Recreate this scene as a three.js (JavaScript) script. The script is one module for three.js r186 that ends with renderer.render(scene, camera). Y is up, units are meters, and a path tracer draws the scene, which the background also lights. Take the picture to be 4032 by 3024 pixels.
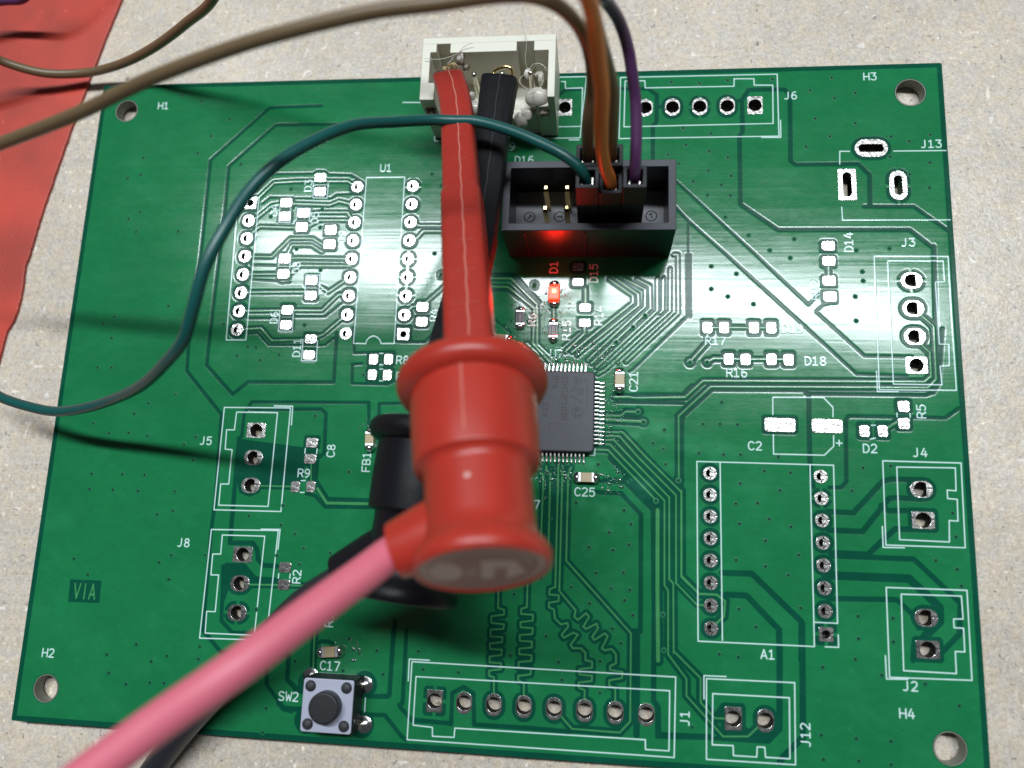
import * as THREE from 'three';
import { mergeGeometries, mergeVertices } from 'three/addons/utils/BufferGeometryUtils.js';
import { RoundedBoxGeometry } from 'three/addons/geometries/RoundedBoxGeometry.js';
import { RectAreaLightUniformsLib } from 'three/addons/lights/RectAreaLightUniformsLib.js';

// ------------------------------------------------------------------ camera, light, exposure
const MM = 0.001;                                        // the board is laid out in millimetres: u right, v towards the viewer, h up
const W3 = (u, v, h) => new THREE.Vector3(u * MM, h * MM, v * MM);
const scene = new THREE.Scene();
const camera = new THREE.PerspectiveCamera(52.6, 4 / 3, 0.004, 6);
camera.position.copy(W3(32.85, 44.26, 94.88));
camera.quaternion.setFromRotationMatrix(new THREE.Matrix4().makeBasis(
  new THREE.Vector3(0.993495, -0.107319, -0.038081), new THREE.Vector3(-0.017656, 0.185197, -0.982543), new THREE.Vector3(0.112498, 0.976824, 0.182098)));
camera.focus = 0.0955; camera.userData.fStop = 17;
const renderer = new THREE.WebGLRenderer({ antialias: true });
renderer.toneMapping = THREE.LinearToneMapping; renderer.toneMappingExposure = 1;
renderer.shadowMap.enabled = true;
scene.background = new THREE.Color().setRGB(0.055, 0.057, 0.062);      // dim light that the walls of the room throw back
RectAreaLightUniformsLib.init();
{ // a 1.2 m tube lamp overhead, behind the board
  const tube = new THREE.RectAreaLight(new THREE.Color().setRGB(0.87, 0.95, 1.0), 78, 1.02, 0.064);
  tube.name = 'tube_lamp';
  const at = new THREE.Vector3(0.005, 1.02, -0.318), aim = new THREE.Vector3(0.02, 0, 0.02);
  const z = at.clone().sub(aim).normalize(), x = new THREE.Vector3(1, 0, 0.105).normalize(), y = z.clone().cross(x).normalize();
  x.copy(y.clone().cross(z));
  tube.position.copy(at); tube.quaternion.setFromRotationMatrix(new THREE.Matrix4().makeBasis(x, y, z));
  scene.add(tube);
}

// ------------------------------------------------------------------ helpers
let seed = 7;
const rnd = () => { seed = (seed * 1664525 + 1013904223) >>> 0; return seed / 4294967296; };
const rr = (a, b) => a + (b - a) * rnd();
const hash = (x, y) => { let h = Math.imul(x | 0, 374761393) + Math.imul(y | 0, 668265263); h = Math.imul(h ^ (h >>> 13), 1274126177); return ((h ^ (h >>> 16)) >>> 0) / 4294967296; };
function vnoise(x, y) {
  const i = Math.floor(x), j = Math.floor(y), f = x - i, g = y - j, s = f * f * (3 - 2 * f), t = g * g * (3 - 2 * g);
  const a = hash(i, j), b = hash(i + 1, j), c = hash(i, j + 1), d = hash(i + 1, j + 1);
  return a + (b - a) * s + (c - a) * t + (a - b - c + d) * s * t;
}
const fbm = (x, y) => vnoise(x, y) * 0.5 + vnoise(x * 2.1 + 9, y * 2.1) * 0.3 + vnoise(x * 4.3, y * 4.3 + 5) * 0.2;
const used = {};
const numbered = (n) => { used[n] = (used[n] ?? -1) + 1; return used[n] ? n + '_' + String(used[n]).padStart(3, '0') : n; };
const origin = new Map();                                 // thing -> its base in mm [u, h, v]
function thing(name, label, category, u, v, h) {
  const g = new THREE.Group(); g.name = numbered(name); g.position.set(u * MM, h * MM, v * MM);
  g.userData = { label, category }; scene.add(g); origin.set(g, [u, h, v]); return g;
}
function prep(geo) { const g = geo.index ? geo.toNonIndexed() : geo; if (!g.attributes.normal) g.computeVertexNormals(); for (const k of Object.keys(g.attributes)) if (!['position', 'normal', 'uv'].includes(k)) g.deleteAttribute(k); return g; }
const merge = (list) => list.length === 1 ? list[0] : mergeGeometries(list.map(prep));
function part(name, geo, mat, parent) {                  // geometry given in mm in the board's axes
  let root = parent; while (!origin.has(root)) root = root.parent;
  const [a, b, c] = origin.get(root);
  let g = Array.isArray(geo) ? merge(geo) : geo;
  g = g.clone(); g.translate(-a, -b, -c); g.scale(MM, MM, MM);
  const m = new THREE.Mesh(g, mat); m.name = name; m.castShadow = m.receiveShadow = true; parent.add(m); return m;
}
function again(mesh, du, dv, dh = 0) { const c = mesh.clone(); c.name = mesh.name; mesh.parent.add(c); c.position.x += du * MM; c.position.z += dv * MM; c.position.y += dh * MM; return c; }
const pt = (s) => s.trim().split(/\s+/).map((p) => p.split(',').map(Number));
const curve = (s) => new THREE.CatmullRomCurve3(pt(s).map(([u, v, h]) => new THREE.Vector3(u, h, v)), false, 'centripetal');
const tube = (s, r, n = 160, k = 14) => new THREE.TubeGeometry(typeof s === 'string' ? curve(s) : s, n, r, k);
const box = (u, v, h, w, d, t, r = 0.08) => { const g = r ? new RoundedBoxGeometry(w, t, d, 2, Math.min(r, w / 2.01, d / 2.01, t / 2.01)) : new THREE.BoxGeometry(w, t, d); g.translate(u, h + t / 2, v); return g; };  // centre u v, base h
const cyl = (u, v, h, r, t, n = 28, r2 = r) => { const g = new THREE.CylinderGeometry(r2, r, t, n); g.translate(u, h + t / 2, v); return g; };
function lathe(profile, n, u, v, h) { const g = new THREE.LatheGeometry(profile.map(([r, y]) => new THREE.Vector2(r, y)), n); g.translate(u, h, v); return g; }
// a flat outline (in u and v) raised from h to h + t with a small bevel
function slab(shape, h, t, bevel = 0.02, curveSegments = 14) {
  const g = new THREE.ExtrudeGeometry(shape, { depth: Math.max(t - bevel * 2, 0.002), bevelEnabled: bevel > 0, bevelThickness: bevel, bevelSize: bevel, bevelOffset: -bevel, bevelSegments: 2, curveSegments });
  g.rotateX(-Math.PI / 2); g.translate(0, h + bevel, 0); return g;
}
function rrect(path, u, v, w, d, r) {                      // outline in (u, -v)
  const x = u - w / 2, y = -v - d / 2; r = Math.min(r, w / 2 - 1e-4, d / 2 - 1e-4);
  path.moveTo(x + r, y); path.lineTo(x + w - r, y); path.absarc(x + w - r, y + r, r, -Math.PI / 2, 0); path.lineTo(x + w, y + d - r); path.absarc(x + w - r, y + d - r, r, 0, Math.PI / 2);
  path.lineTo(x + r, y + d); path.absarc(x + r, y + d - r, r, Math.PI / 2, Math.PI); path.lineTo(x, y + r); path.absarc(x + r, y + r, r, Math.PI, Math.PI * 1.5); return path;
}
function blob(u, v, h, ru, rv, rh, rough = 0.25, detail = 4, k = 1.3) {   // a lump: an uneven ellipsoid
  let g = new THREE.IcosahedronGeometry(1, detail); g.deleteAttribute('uv'); g.deleteAttribute('normal'); g = mergeVertices(g, 1e-4);
  const p = g.attributes.position, s = rnd() * 90;
  for (let i = 0; i < p.count; i++) {
    const x = p.getX(i), y = p.getY(i), z = p.getZ(i), n = 1 + rough * (fbm(x * k + s, y * k + z * k * 0.7 + s) - 0.5) * 2;
    p.setXYZ(i, u + x * ru * n, h + y * rh * n, v + z * rv * n);
  }
  g.computeVertexNormals(); g.setAttribute('uv', new THREE.Float32BufferAttribute(new Float32Array(p.count * 2), 2)); return g;
}
const phys = (o) => new THREE.MeshPhysicalMaterial(o);
const rgb = (r, g, b) => new THREE.Color().setRGB(r, g, b);
function noiseTex(n, f, repeatU = 1, repeatV = repeatU) {
  const d = new Float32Array(n * n); for (let y = 0; y < n; y++) for (let x = 0; x < n; x++) d[y * n + x] = f(x, y);
  const t = new THREE.DataTexture(d, n, n, THREE.RedFormat, THREE.FloatType); t.magFilter = THREE.LinearFilter; t.wrapS = t.wrapT = THREE.RepeatWrapping; t.repeat.set(repeatU, repeatV); t.needsUpdate = true; return t;
}

// ------------------------------------------------------------------ tabletop and red mat
const TABLE = -2.0;
{
  const N = 2048, SIZE = 0.19, d = new Uint8Array(N * N * 4), b = new Float32Array(N * N), px = SIZE * 1000 / N;
  for (let y = 0; y < N; y++) for (let x = 0; x < N; x++) {
    const u = x * px, v = y * px, i = y * N + x;
    const cloud = fbm(u * 0.09, v * 0.09), mid = fbm(u * 0.55, v * 0.55), fine = vnoise(u * 2.6, v * 2.6), grit = hash(x >> 1, y >> 1);
    let s = 0.97 + 0.10 * (cloud - 0.5) + 0.05 * (mid - 0.5) + 0.08 * (fine - 0.5) + 0.09 * (grit - 0.5) + 0.10 * (vnoise(u * 6 + 3, v * 6) - 0.5), warm = 0.06 * (vnoise(u * 1.1, v * 1.1 + 40) - 0.4);
    const speck = vnoise(u * 3.1 + 70, v * 3.1);
    if (speck > 0.92) s *= 0.87 - (speck - 0.92) * 1.2;
    const s2 = vnoise(u * 2.2 + 400, v * 2.2 + 13); if (s2 > 0.955) s *= 0.72;
    if (vnoise(u * 1.4 + 11, v * 1.4 + 70) > 0.93) { s *= 1.16; warm -= 0.03; }
    d[i * 4] = Math.min(255, 203 * s * (1 + warm * 0.5)); d[i * 4 + 1] = Math.min(255, 190 * s); d[i * 4 + 2] = Math.min(255, 175 * s * (1 - warm)); d[i * 4 + 3] = 255;
    b[i] = 0.34 * fine + 0.3 * mid + 0.22 * grit + 0.7 * fbm(u * 0.2, v * 0.2 + 30) + 0.5 * vnoise(u * 0.5 + 9, v * 0.45);
  }
  const t = new THREE.DataTexture(d, N, N); t.colorSpace = THREE.SRGBColorSpace; t.magFilter = THREE.LinearFilter; t.wrapS = t.wrapT = THREE.MirroredRepeatWrapping; t.needsUpdate = true;
  const bt = new THREE.DataTexture(b, N, N, THREE.RedFormat, THREE.FloatType); bt.magFilter = THREE.LinearFilter; bt.wrapS = bt.wrapT = THREE.MirroredRepeatWrapping; bt.needsUpdate = true;
  const g = new RoundedBoxGeometry(0.62, 0.02, 0.5, 2, 0.003); g.translate(0, -0.01, 0);
  const p = g.attributes.position, uv = g.attributes.uv; for (let i = 0; i < p.count; i++) uv.setXY(i, (p.getX(i) + 0.06) / SIZE, (p.getZ(i) + 0.08) / SIZE);
  const m = new THREE.Mesh(g, phys({ map: t, bumpMap: bt, bumpScale: 4.5e-5, roughness: 0.32 })); m.name = 'tabletop'; m.position.copy(W3(18, 27, TABLE)); m.receiveShadow = true; m.castShadow = true;
  m.userData = { kind: 'structure', label: 'speckled beige tabletop under the green circuit board' }; scene.add(m);
}
{
  const N = 1024, SIZE = 0.08, d = new Uint8Array(N * N * 4), b = new Float32Array(N * N), px = SIZE * 1000 / N;
  for (let y = 0; y < N; y++) for (let x = 0; x < N; x++) {
    const u = x * px, v = y * px, i = y * N + x, cloud = fbm(u * 0.12 + 3, v * 0.12), weave = Math.sin(u * 9.5 + v * 1.4) * Math.sin(v * 9.5 - u * 1.4), fine = hash(x, y);
    let s = 0.94 + 0.32 * (cloud - 0.5) + 0.007 * weave + 0.07 * (fine - 0.5);
    let w = 0; if (vnoise(u * 1.6 + 31, v * 1.6) > 0.965) w = 30;
    d[i * 4] = Math.min(255, 194 * s + w); d[i * 4 + 1] = Math.min(255, 62 * s + w); d[i * 4 + 2] = Math.min(255, 44 * s + w); d[i * 4 + 3] = 255; b[i] = 0.5 + 0.03 * weave + 0.2 * fine;
  }
  const t = new THREE.DataTexture(d, N, N); t.colorSpace = THREE.SRGBColorSpace; t.magFilter = THREE.LinearFilter; t.wrapS = t.wrapT = THREE.MirroredRepeatWrapping; t.needsUpdate = true;
  const bt = new THREE.DataTexture(b, N, N, THREE.RedFormat, THREE.FloatType); bt.magFilter = THREE.LinearFilter; bt.wrapS = bt.wrapT = THREE.MirroredRepeatWrapping; bt.needsUpdate = true;
  const edge = pt('-34.8,-58.93 -36.88,-44.09 -39.16,-31.22 -41.98,-19.94 -44.35,-8.85 -45.59,-2.52 -46.78,3.92 -47.32,7.88 -47.87,10.94 -47.67,13.72 -47.92,16.88 -48.41,18.86 -49.15,20.45 -49.65,25.2 -50.93,34.1 -53.11,47.96 -56.08,69.74 -60.04,89.53'), sh = new THREE.Shape();
  sh.moveTo(-120, 60); const fine = [];
  for (let i = 0; i + 1 < edge.length; i++) for (let k = 0; k < 10; k++) { const f = k / 10, u = edge[i][0] + (edge[i + 1][0] - edge[i][0]) * f, v = edge[i][1] + (edge[i + 1][1] - edge[i][1]) * f; fine.push([u + 0.22 * (fbm(v * 1.7, 4) - 0.5), v]); }
  for (const [u, v] of fine) sh.lineTo(u, -v);
  sh.lineTo(-120, -90);
  const o = thing('mat', 'flat red mat with a slanting edge lying left of the green circuit board', 'mat', -60, 10, TABLE);
  const m = part('mat_sheet', slab(sh, TABLE, 0.5, 0.12), phys({ map: t, bumpMap: bt, bumpScale: 4e-5, roughness: 0.5 }), o);
  const p = m.geometry.attributes.position, uv = m.geometry.attributes.uv; for (let i = 0; i < p.count; i++) uv.setXY(i, p.getX(i) / SIZE, p.getZ(i) / SIZE);
}

// ------------------------------------------------------------------ circuit board: artwork (in board millimetres)
const U0 = -38.72, U1 = 75.33, V0 = -15.98, V1 = 70.0;
const gaps = [], traces = [], fills = [], silks = [], texts = [], vias = [], pads = [], surf = [], rings = [], rects = [], cut = [];
const G = (w, s) => gaps.push([w, pt(s)]), T = (w, c, s) => traces.push([w, c, pt(s)]), D = (s) => fills.push(pt(s)), S = (s, closed) => silks.push([pt(s), closed]), X = (...a) => texts.push(a);
const V = (s, ringed) => pt(s).forEach((p) => vias.push([...p, ringed])), M = (...a) => surf.push(a), H = (...a) => pads.push(a), R = (...a) => rings.push(a), B = (...a) => rects.push(a), XC = (...a) => cut.push(a);
G(0.5,'-6.05,-12.05 -12.1,-11.97 -13.53,-11.88 -21.29,-4.22 -21.14,9.45 -21.39,20.79 -21.15,25.6 -15.6,31.41 -15.69,31.61 -15.31,42.06 -15.44,45.84 -15.13,58.06 -12.57,60.49 -3.86,60.45 -3.86,63.14 -2.11,64.45 -0.23,64.5');
G(0.5,'-12.6,60.45 -6.64,61.24 -6.38,63.92 -3.98,66.43 -0.57,66.38');
G(0.5,'-3.63,-9.24 -11.84,-9.31 -12.39,-9.25 -18.51,-3.27 -18.42,3.56 -18.52,13.47 -18.51,24.79 -14.51,28.59 -12.6,26.93 -1.11,26.77 -1.24,20.26');
G(0.42,'0.91,19.62 1.32,22.91 6.56,22.7');
G(0.42,'2.44,24.27 1.19,24.39 1.33,26.89 6.05,26.9 7.2,26.29');
G(0.45,'-12.69,34.05 -12.67,31 -11.8,29.55 3.72,29.3 3.93,32.14');
G(0.45,'5.2,32.11 5.09,29.42 8.31,29.29');
G(0.5,'-12.04,30.5 -2.5,30.3 -1.79,30.8 -1.58,35.91 -2.4,36.57 -2.38,39.32 -0.6,41.56 5.27,41.57');
G(0.45,'-3.44,41.03 -2.33,41.24 -0.91,42.57 5.33,42.43');
G(0.6,'-13.01,34.28 -12.95,39.01 -12.81,47.44 -9.85,47.33 -9.15,48.18 -8.95,49.3 -8.16,49.98 -6.41,50.01');
T(0.35,0.2,'-2.08,40.36 -0.73,42.08 5.3,41.98');
D('-12.66,34.38 -11.63,34.5 -2.51,35.4 -2.44,36.15 -4.02,36.94 -4.01,39.58 -5.28,40.04 -9.33,40.49 -9.6,41.13 -10.88,41.7 -12.26,41.22 -12.95,39.01');
T(0.2,0.32,'-10.8,40.26 -4.94,40.18');
T(0.2,0.32,'-3.2,36.8 -2.95,40.13');
D('-13.21,49.89 -10.58,49.82 -9,51.34 -5.74,51.43 -5.69,51.9 -9.35,52.16 -9.68,53.18 -10.92,53.75 -12.4,53.21 -12.86,54.94');
T(0.22,0.32,'-11,52.4 -5.31,52.22 -1.16,52.15');
G(0.5,'-13.38,50.31 -12.87,56.85 -11.32,58.16 -8.2,58.1');
D('-33.49,52.81 -29.24,52.76 -29.14,55.51 -33.37,55.55');
G(0.5,'-4,60.28 -3.9,63.2 -2.58,64.36 -1.9,64.42');
G(0.5,'-4.76,65.88 -4.01,66.57 -3.05,66.74 -2.73,66.53 -1.71,66.51');
T(0.2,0.35,'-0.89,57.4 -0.9,58.68 -0.73,62.63');
G(0.55,'8.78,56.9 8.8,64.1 8.57,64.38 5.49,64.54');
G(0.5,'10.38,56.82 10.44,65 10.01,65.25 11.72,66.9 14.18,66.82');
G(0.5,'4.64,66.62 8.39,66.46 10.6,68.71 11.11,68.98');
G(0.45,'-0.73,59.15 -0.1,58.56 0.94,58.54 1.39,58.8');
R(5.68,63.19,1.55);
R(5.64,67.66,1.55);
R(-0.96,63.42,1.55);
R(-1.01,67.62,1.55);
G(0.55,'26.5,-12.67 27.55,-13.53 31.39,-13.6 38.47,-13.4 39.62,-12.5 39.58,-8.66 39.12,-8.1 39.16,0.54');
G(0.55,'39.63,-10.83 40.46,-10.81');
G(0.6,'50.49,-11.43 51.39,-12.91 55.88,-12.83 56.54,-12.04 56.39,-2.91 56.95,-2.37 64.57,-2.36 65.9,-0.88 65.78,3.24');
G(0.6,'49.9,-11.34 50.49,-11.43 50.52,-7.08 50.12,-6.44 50.11,2.89 54.65,6.33 70.31,6.41 72.97,8.82 72.99,8.5 72.65,18.06 72.79,21.11');
G(0.55,'65.07,3.33 70.93,3.39 74.89,6.63');
G(0.42,'40.8,-1.65 51.86,9.55 58,16.04 59.61,14.36');
G(0.42,'40.81,1.97 42.02,3.14 43.63,5.03 48.28,9.54 63.28,24.65 69,24.78');
G(0.42,'60.74,15.73 59.73,16.03 58.85,16.92 64.26,22.4 69.73,22.43');
G(0.35,'43.63,5.03 43.61,9.54 43.68,17.53 37.09,24.3');
G(0.6,'73.35,19.01 72.52,25.62 71.85,26.74');
T(0.2,0.4,'70.1,19.94 71.03,21.13 71.78,21.88 71.74,24.79 70.97,25.46 45.32,25.81 43.18,27.87 37.13,28.08 36.42,27.98 34.57,28.02');
T(0.2,0.4,'70.18,16.41 72.4,18.64 72.29,25.15 71.36,26.16 46.24,26.51 42.35,30.23 42.38,30.3 42.41,37.78');
G(0.5,'57.3,27.17 71.05,27.04 71.76,26.74');
G(0.6,'57.7,27.2 57.61,31.7 57.59,35.49 57.85,38.2');
G(0.42,'57.5,26.79 46.42,26.94 43.08,30.15 42.86,30.67 42.79,39.42');
G(0.5,'74.58,28.57 73.05,29.7 62.19,29.76 61.85,30.23 61.62,37.54 60.99,38.19 59.69,38.23');
T(0.2,0.4,'45.87,19.09 45.85,21.05 43.75,23.52');
T(0.2,0.4,'45.83,23.49 46.64,22.99 48.39,23.01');
B(45.87,19.09,1.9,2.3);
B(47.88,19.07,1.9,2.3);
B(51.44,19.04,1.9,2.3);
B(53.49,19.02,1.9,2.3);
T(0.2,0.3,'45.87,19.09 47.88,19.07 51.44,19.04 53.49,19.02');
B(48.39,23.01,1.9,2.3);
B(50.38,23.04,1.9,2.3);
B(53.44,22.99,1.9,2.3);
B(55.44,23.00,1.9,2.3);
T(0.2,0.3,'48.39,23.01 50.38,23.04 53.44,22.99 55.44,23');
B(60.58,8.51,2.2,1.9);
B(60.56,10.48,2.2,1.9);
B(60.51,13.01,2.2,1.9);
B(60.55,15.04,2.2,1.9);
T(0.2,0.4,'60.56,10.48 60.51,13.01');
B(54.25,30.97,4.3,2.4);
B(63.87,31.47,1.9,2.3);
B(65.93,31.42,1.9,2.3);
B(68.43,28.44,2.1,2);
B(68.36,30.47,2.1,2);
T(0.25,0.35,'65.93,31.42 67.58,30.37');
G(0.65,'59.33,41.01 62.26,41.05 65.69,37.32 66.74,37.02 69.13,37.03');
G(0.65,'59.43,43.13 63.21,43.13 66.29,39.26 66.98,39.15 69.86,39.23');
G(0.65,'59.51,45.67 63.69,45.68 66.8,42.68 68.83,42.69');
G(0.65,'65.39,40.09 66.22,40.68 68.78,40.53');
G(0.6,'59.67,46.02 68.65,45.99 73.36,50.62 73.06,53.97 71.06,56.05');
G(0.95,'58.91,48.22 68.04,48.19 71.11,51.15 71.06,52.74 69.53,54.23');
G(0.6,'59.16,50.79 66.58,50.57 68.17,52.05 68.75,53.52');
G(0.6,'69.36,54.33 68.15,55.38 67.98,57.04');
G(0.7,'47.29,48.47 50.7,48.41 56.1,53.49 55.98,57.71 56.17,53.74 55.91,65.83 53.71,68.05 53.34,68.59');
G(0.7,'47.78,50.89 50.05,50.9 53.6,54.47 53.6,57.84 53.63,56.41 53.39,65.13 52.13,66.43 47.79,66.45');
G(0.5,'37.19,55.44 37.66,55.41');
G(0.6,'39.56,53.83 39.55,62.97 40.07,63.66 40.12,66.59 45.97,66.44');
T(0.25,0.42,'42.7,39.15 42.69,49.02 44.45,50.7 44.63,50.95 46.73,50.94 47.64,51.64 47.49,53.32 45.98,54.79');
D('46.36,63.81 47.11,62.79 49.49,62.64 49.72,65.18 50.71,65.47 53.24,65.14 52.13,66.51 47.79,66.45');
T(0.2,0.33,'33.66,32.36 35.7,32.34 38.51,35.25 42.7,39.3 42.68,49.12 43.6,49.99');
T(0.2,0.33,'33.66,32.85 35.31,32.81 37.56,35.28 42.08,39.7 42.08,49.78 42.06,49.84 44.44,52.17 46,52.22');
T(0.2,0.4,'33.67,33.35 34.64,33.29 36.6,35.31 41.28,39.96 41.3,49.45 41.76,49.89 41.8,57.64 41.93,57.58 44.82,60.24 44.8,62.84 46.36,64.43 48.42,64.39');
T(0.2,0.4,'33.68,33.84 34.17,33.85 35.64,35.33 40.72,40.36 40.74,50.12 41.17,50.76 41.18,57.84 43.24,60.42 43.23,62.22 47.25,66.31 49.98,66.13 51.85,64.31');
T(0.2,0.33,'32.53,34.5 33.98,34.56 34.77,35.36 39.78,40.39');
T(0.45,0.4,'39.92,41.52 39.94,50.78 40.05,58.58');
D('36.48,38 39.3,39.08 40.44,40.56 39.78,41.53 39.31,41.54 36.44,38.64');
G(0.45,'34.09,35.48 36.43,37.97 33.56,38.09');
G(0.45,'33.17,38.31 36.06,38.41 39.31,41.54 39.45,50.8 39.57,55.28 39.57,62.8 39.94,63.5 39.96,66.8 47.37,66.52');
G(0.55,'32.67,39.58 33.2,39.66 35.59,39.69 37.97,42.11 38.01,50.87 38,55.52');
T(0.2,0.45,'33.62,30.33 35.48,30.31 36.05,29.78 37.53,29.78');
T(0.3,0.45,'33.63,30.83 38.2,30.97');
G(0.4,'34.58,28.82 34.97,28.66 43,28.64');
G(0.45,'36.91,27.57 42.91,27.5 43.97,26.34');
T(0.2,0.3,'33.75,12.83 36.74,15.03 36.75,15.98 29.31,22.48');
T(0.2,0.3,'34.66,12.83 37.38,14.82 37.45,16.29 29.92,22.88');
T(0.2,0.3,'35.66,12.82 38.28,14.19 38.24,16.49 31.23,23.48');
T(0.2,0.3,'37.17,12.82 38.87,13.76 38.94,16.69 31.74,23.88');
T(0.2,0.3,'39.76,12.71 39.78,17 32.34,24.38');
T(0.2,0.3,'40.51,12.71 40.47,16.94 40.17,17.31');
T(0.2,0.3,'41.35,11.44 41.31,17.04 33.53,24.57 32.55,25.19');
T(0.2,0.3,'41.85,9.53 42.34,9.53 42.34,17.34 35.98,23.61');
G(0.35,'43.39,9.53 43.37,17.69 36.88,24.51 36.39,24.82');
G(0.35,'43.91,9.53 43.88,17.79');
T(0.2,0.4,'30.84,14.11 30.83,16.33');
T(0.2,0.35,'30.8,19.36 30.81,20.09 28.51,22.39');
G(0.35,'30.15,19.78 28.09,21.67');
B(30.84,16.65,2.2,1.7);
B(30.82,18.64,2.2,1.7);
B(29.83,11.26,2.2,1.7);
B(29.88,13.29,2.2,1.7);
T(0.2,0.3,'26.82,16.14 26.88,18.04');
G(0.5,'18.71,12.27 21.65,12.27 25.13,16.01');
T(0.25,0.3,'18.73,12.78 21.24,12.8 24.71,16.29 24.88,21.5 28.13,24.47');
T(0.25,0.3,'18.78,13.91 20.85,13.93 24.41,16.79 24.35,21.4 27.08,24.28');
G(0.4,'18.91,14.36 20.87,14.41 22.32,15.58');
T(0.2,0.35,'23.6,21.41 25.13,22.8');
G(0.3,'19.51,18.27 20.74,19.36 21.52,20.01');
T(0.2,0.36,'26.52,36.67 26.54,37.16 27.04,37.63 27.08,47.19 25.27,49.24 24.69,48.84 24.72,53.41 24.06,53.61 24.04,54.21 25.46,54.22 25.48,54.9 24.02,55.14 24.05,55.73 25.51,55.74 25.48,56.42 23.99,56.61 24.01,57.25 25.46,57.26 25.44,57.93 24.01,58.13 24,58.76 25.47,58.8 25.46,59.43 23.96,59.63 23.98,60.26 25.44,60.32 25.42,60.93 23.98,61.18 24,61.67 24.67,61.96 24.75,64.5');
T(0.2,0.36,'25.54,36.7 25.55,37.09 26.22,37.85 26.12,45.82 23.81,48.93 21.19,49 21.3,53.66 22.02,53.83 22.04,54.39 20.53,54.63 20.57,55.4 22.09,55.49 22.02,56.01 20.51,56.17 20.55,56.93 21.97,56.94 21.94,57.53 20.49,57.74 20.52,58.36 21.94,58.37 21.93,58.96 20.52,59.2 20.55,59.87 21.91,59.88 21.9,60.55 20.54,60.79 20.56,61.37 21.13,61.51 21.27,64.63');
T(0.2,0.36,'27.99,36.53 28.02,50.97 27.99,50.94 27.35,51.23 27.33,51.83 28.46,51.86 28.44,52.55 27.3,52.77 27.32,53.28 27.94,53.51 28.06,54.52 28.78,55.16 29.56,54.95 29.66,55.36 28.9,56.33 29.17,56.65 30.28,56 30.81,56.23 29.97,57.36 30.24,57.76 31.19,57.71 31.72,58.18 31.73,59.01 32.51,59.13 32.52,59.79 31.07,60.03 31.05,60.61 32.54,60.69 32.5,61.26 31.01,61.51 31.03,62.09 31.72,62.29 31.71,64.56');
T(0.2,0.36,'28.5,36.61 28.51,51.31 28.55,51.43 30.48,53.47 30.33,54.23 30.77,54.55 31.71,53.74 32.07,54.15 31.4,55.28 31.75,55.51 32.95,54.86 33.13,55.35 32.46,56.39 32.72,56.71 33.92,55.9 34.27,56.21 33.6,57.58 33.95,57.81 34.72,57.6 35.24,58.15 35.26,59.14 34.58,59.51 34.58,59.92 36.03,60.08 35.96,60.74 34.51,61.07 34.52,61.64 35.21,61.92 35.24,64.51');
T(0.2,0.36,'29.56,36.78 29.2,37.47 29.23,47.85 32.45,51.13 36.93,55.74 36.94,65.37 35.78,66.64 30.36,66.58 28.25,64.48');
D('25.54,36.7 29.46,36.58 29.21,38.44 29.16,47.95 28.39,47.79 27.08,47.19 26.13,46.01');
T(0.2,0.2,'26.52,36.67 26.54,37.16 27.04,37.63 27.08,47.19');
T(0.2,0.2,'25.54,36.7 25.55,37.09 26.22,37.85 26.12,45.82');
T(0.2,0.2,'27.99,36.53 28.02,50.97');
T(0.2,0.2,'28.5,36.61 28.51,51.31');
T(0.2,0.2,'29.56,36.78 29.2,37.47 29.23,47.85 32.45,51.13');
G(0.75,'37.61,55.54 37.66,66.75');
G(0.5,'7.78,64.37 8.77,64.27 8.92,55.81');
G(0.5,'16.34,66.98 16.29,63.53 17.62,62.79 18.81,63.46 19.05,66.84 25.57,66.81 30.2,66.91');
G(0.5,'11.53,66.76 16.33,66.9');
T(0.22,0.3,'-14.54,2.16 -11.79,-0.81 -8.45,-0.99 -1.37,-0.9 -0.07,-0');
T(0.22,0.3,'-14.78,4.7 -13.58,4.16 -11.79,2.52 -9.71,2.21 -3.65,2.48 -2.41,1.95 -0.04,2.56');
T(0.22,0.3,'-7.16,3.7 -4.83,3.52 -1.02,3.55 -0.05,5.12');
T(0.22,0.3,'-14.77,7.26 -13.72,5.91 -13.22,5.52 -7.24,5.72');
T(0.22,0.3,'-7.24,5.72 -5.96,5.3 -4.95,4.65 -0.93,4.68 -0.05,5.12');
T(0.22,0.3,'-14.83,9.81 -11.07,9.86 -8.76,7.23 -5.57,7.25 -4.01,8.22 -3.17,8.16');
T(0.22,0.3,'-9.19,10.14 -8.46,8.21 -5.7,8.21 -4.14,9.18');
T(0.22,0.3,'-9.19,10.14 -7.44,10.03 -0.02,10.14');
T(0.22,0.3,'-9.18,12.27 -8.09,12.16 -6.92,11.1 -0.11,11.14');
T(0.22,0.3,'-14.82,12.33 -9.18,12.27');
T(0.22,0.3,'-14.83,14.84 -5.19,14.73');
T(0.22,0.3,'-5.2,13.17 -2.83,14.78 0.01,12.68');
T(0.22,0.3,'-14.81,17.43 -8.13,17.32 -3.44,17.29 -1.35,15.09 -0.01,15.23');
T(0.22,0.3,'-14.81,19.98 -11.57,19.74 -9.94,21.38 -4.61,21.22 -2.97,20.48 0,17.78');
T(0.22,0.3,'7.66,5.16 8.92,5.49 13.02,5.51');
T(0.22,0.3,'7.65,7.66 8.51,7.3 9.37,6.24 13.06,6.26');
T(0.22,0.3,'7.6,17.72 8.59,16.69 9.93,16.58 13.42,13.16');
G(0.35,'-11.59,-2.08 -6.39,-2.07 -5.78,-2.44 -4.7,-2.38 -4.12,-1.93 -1.01,-1.78 0.33,-0.99');
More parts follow.
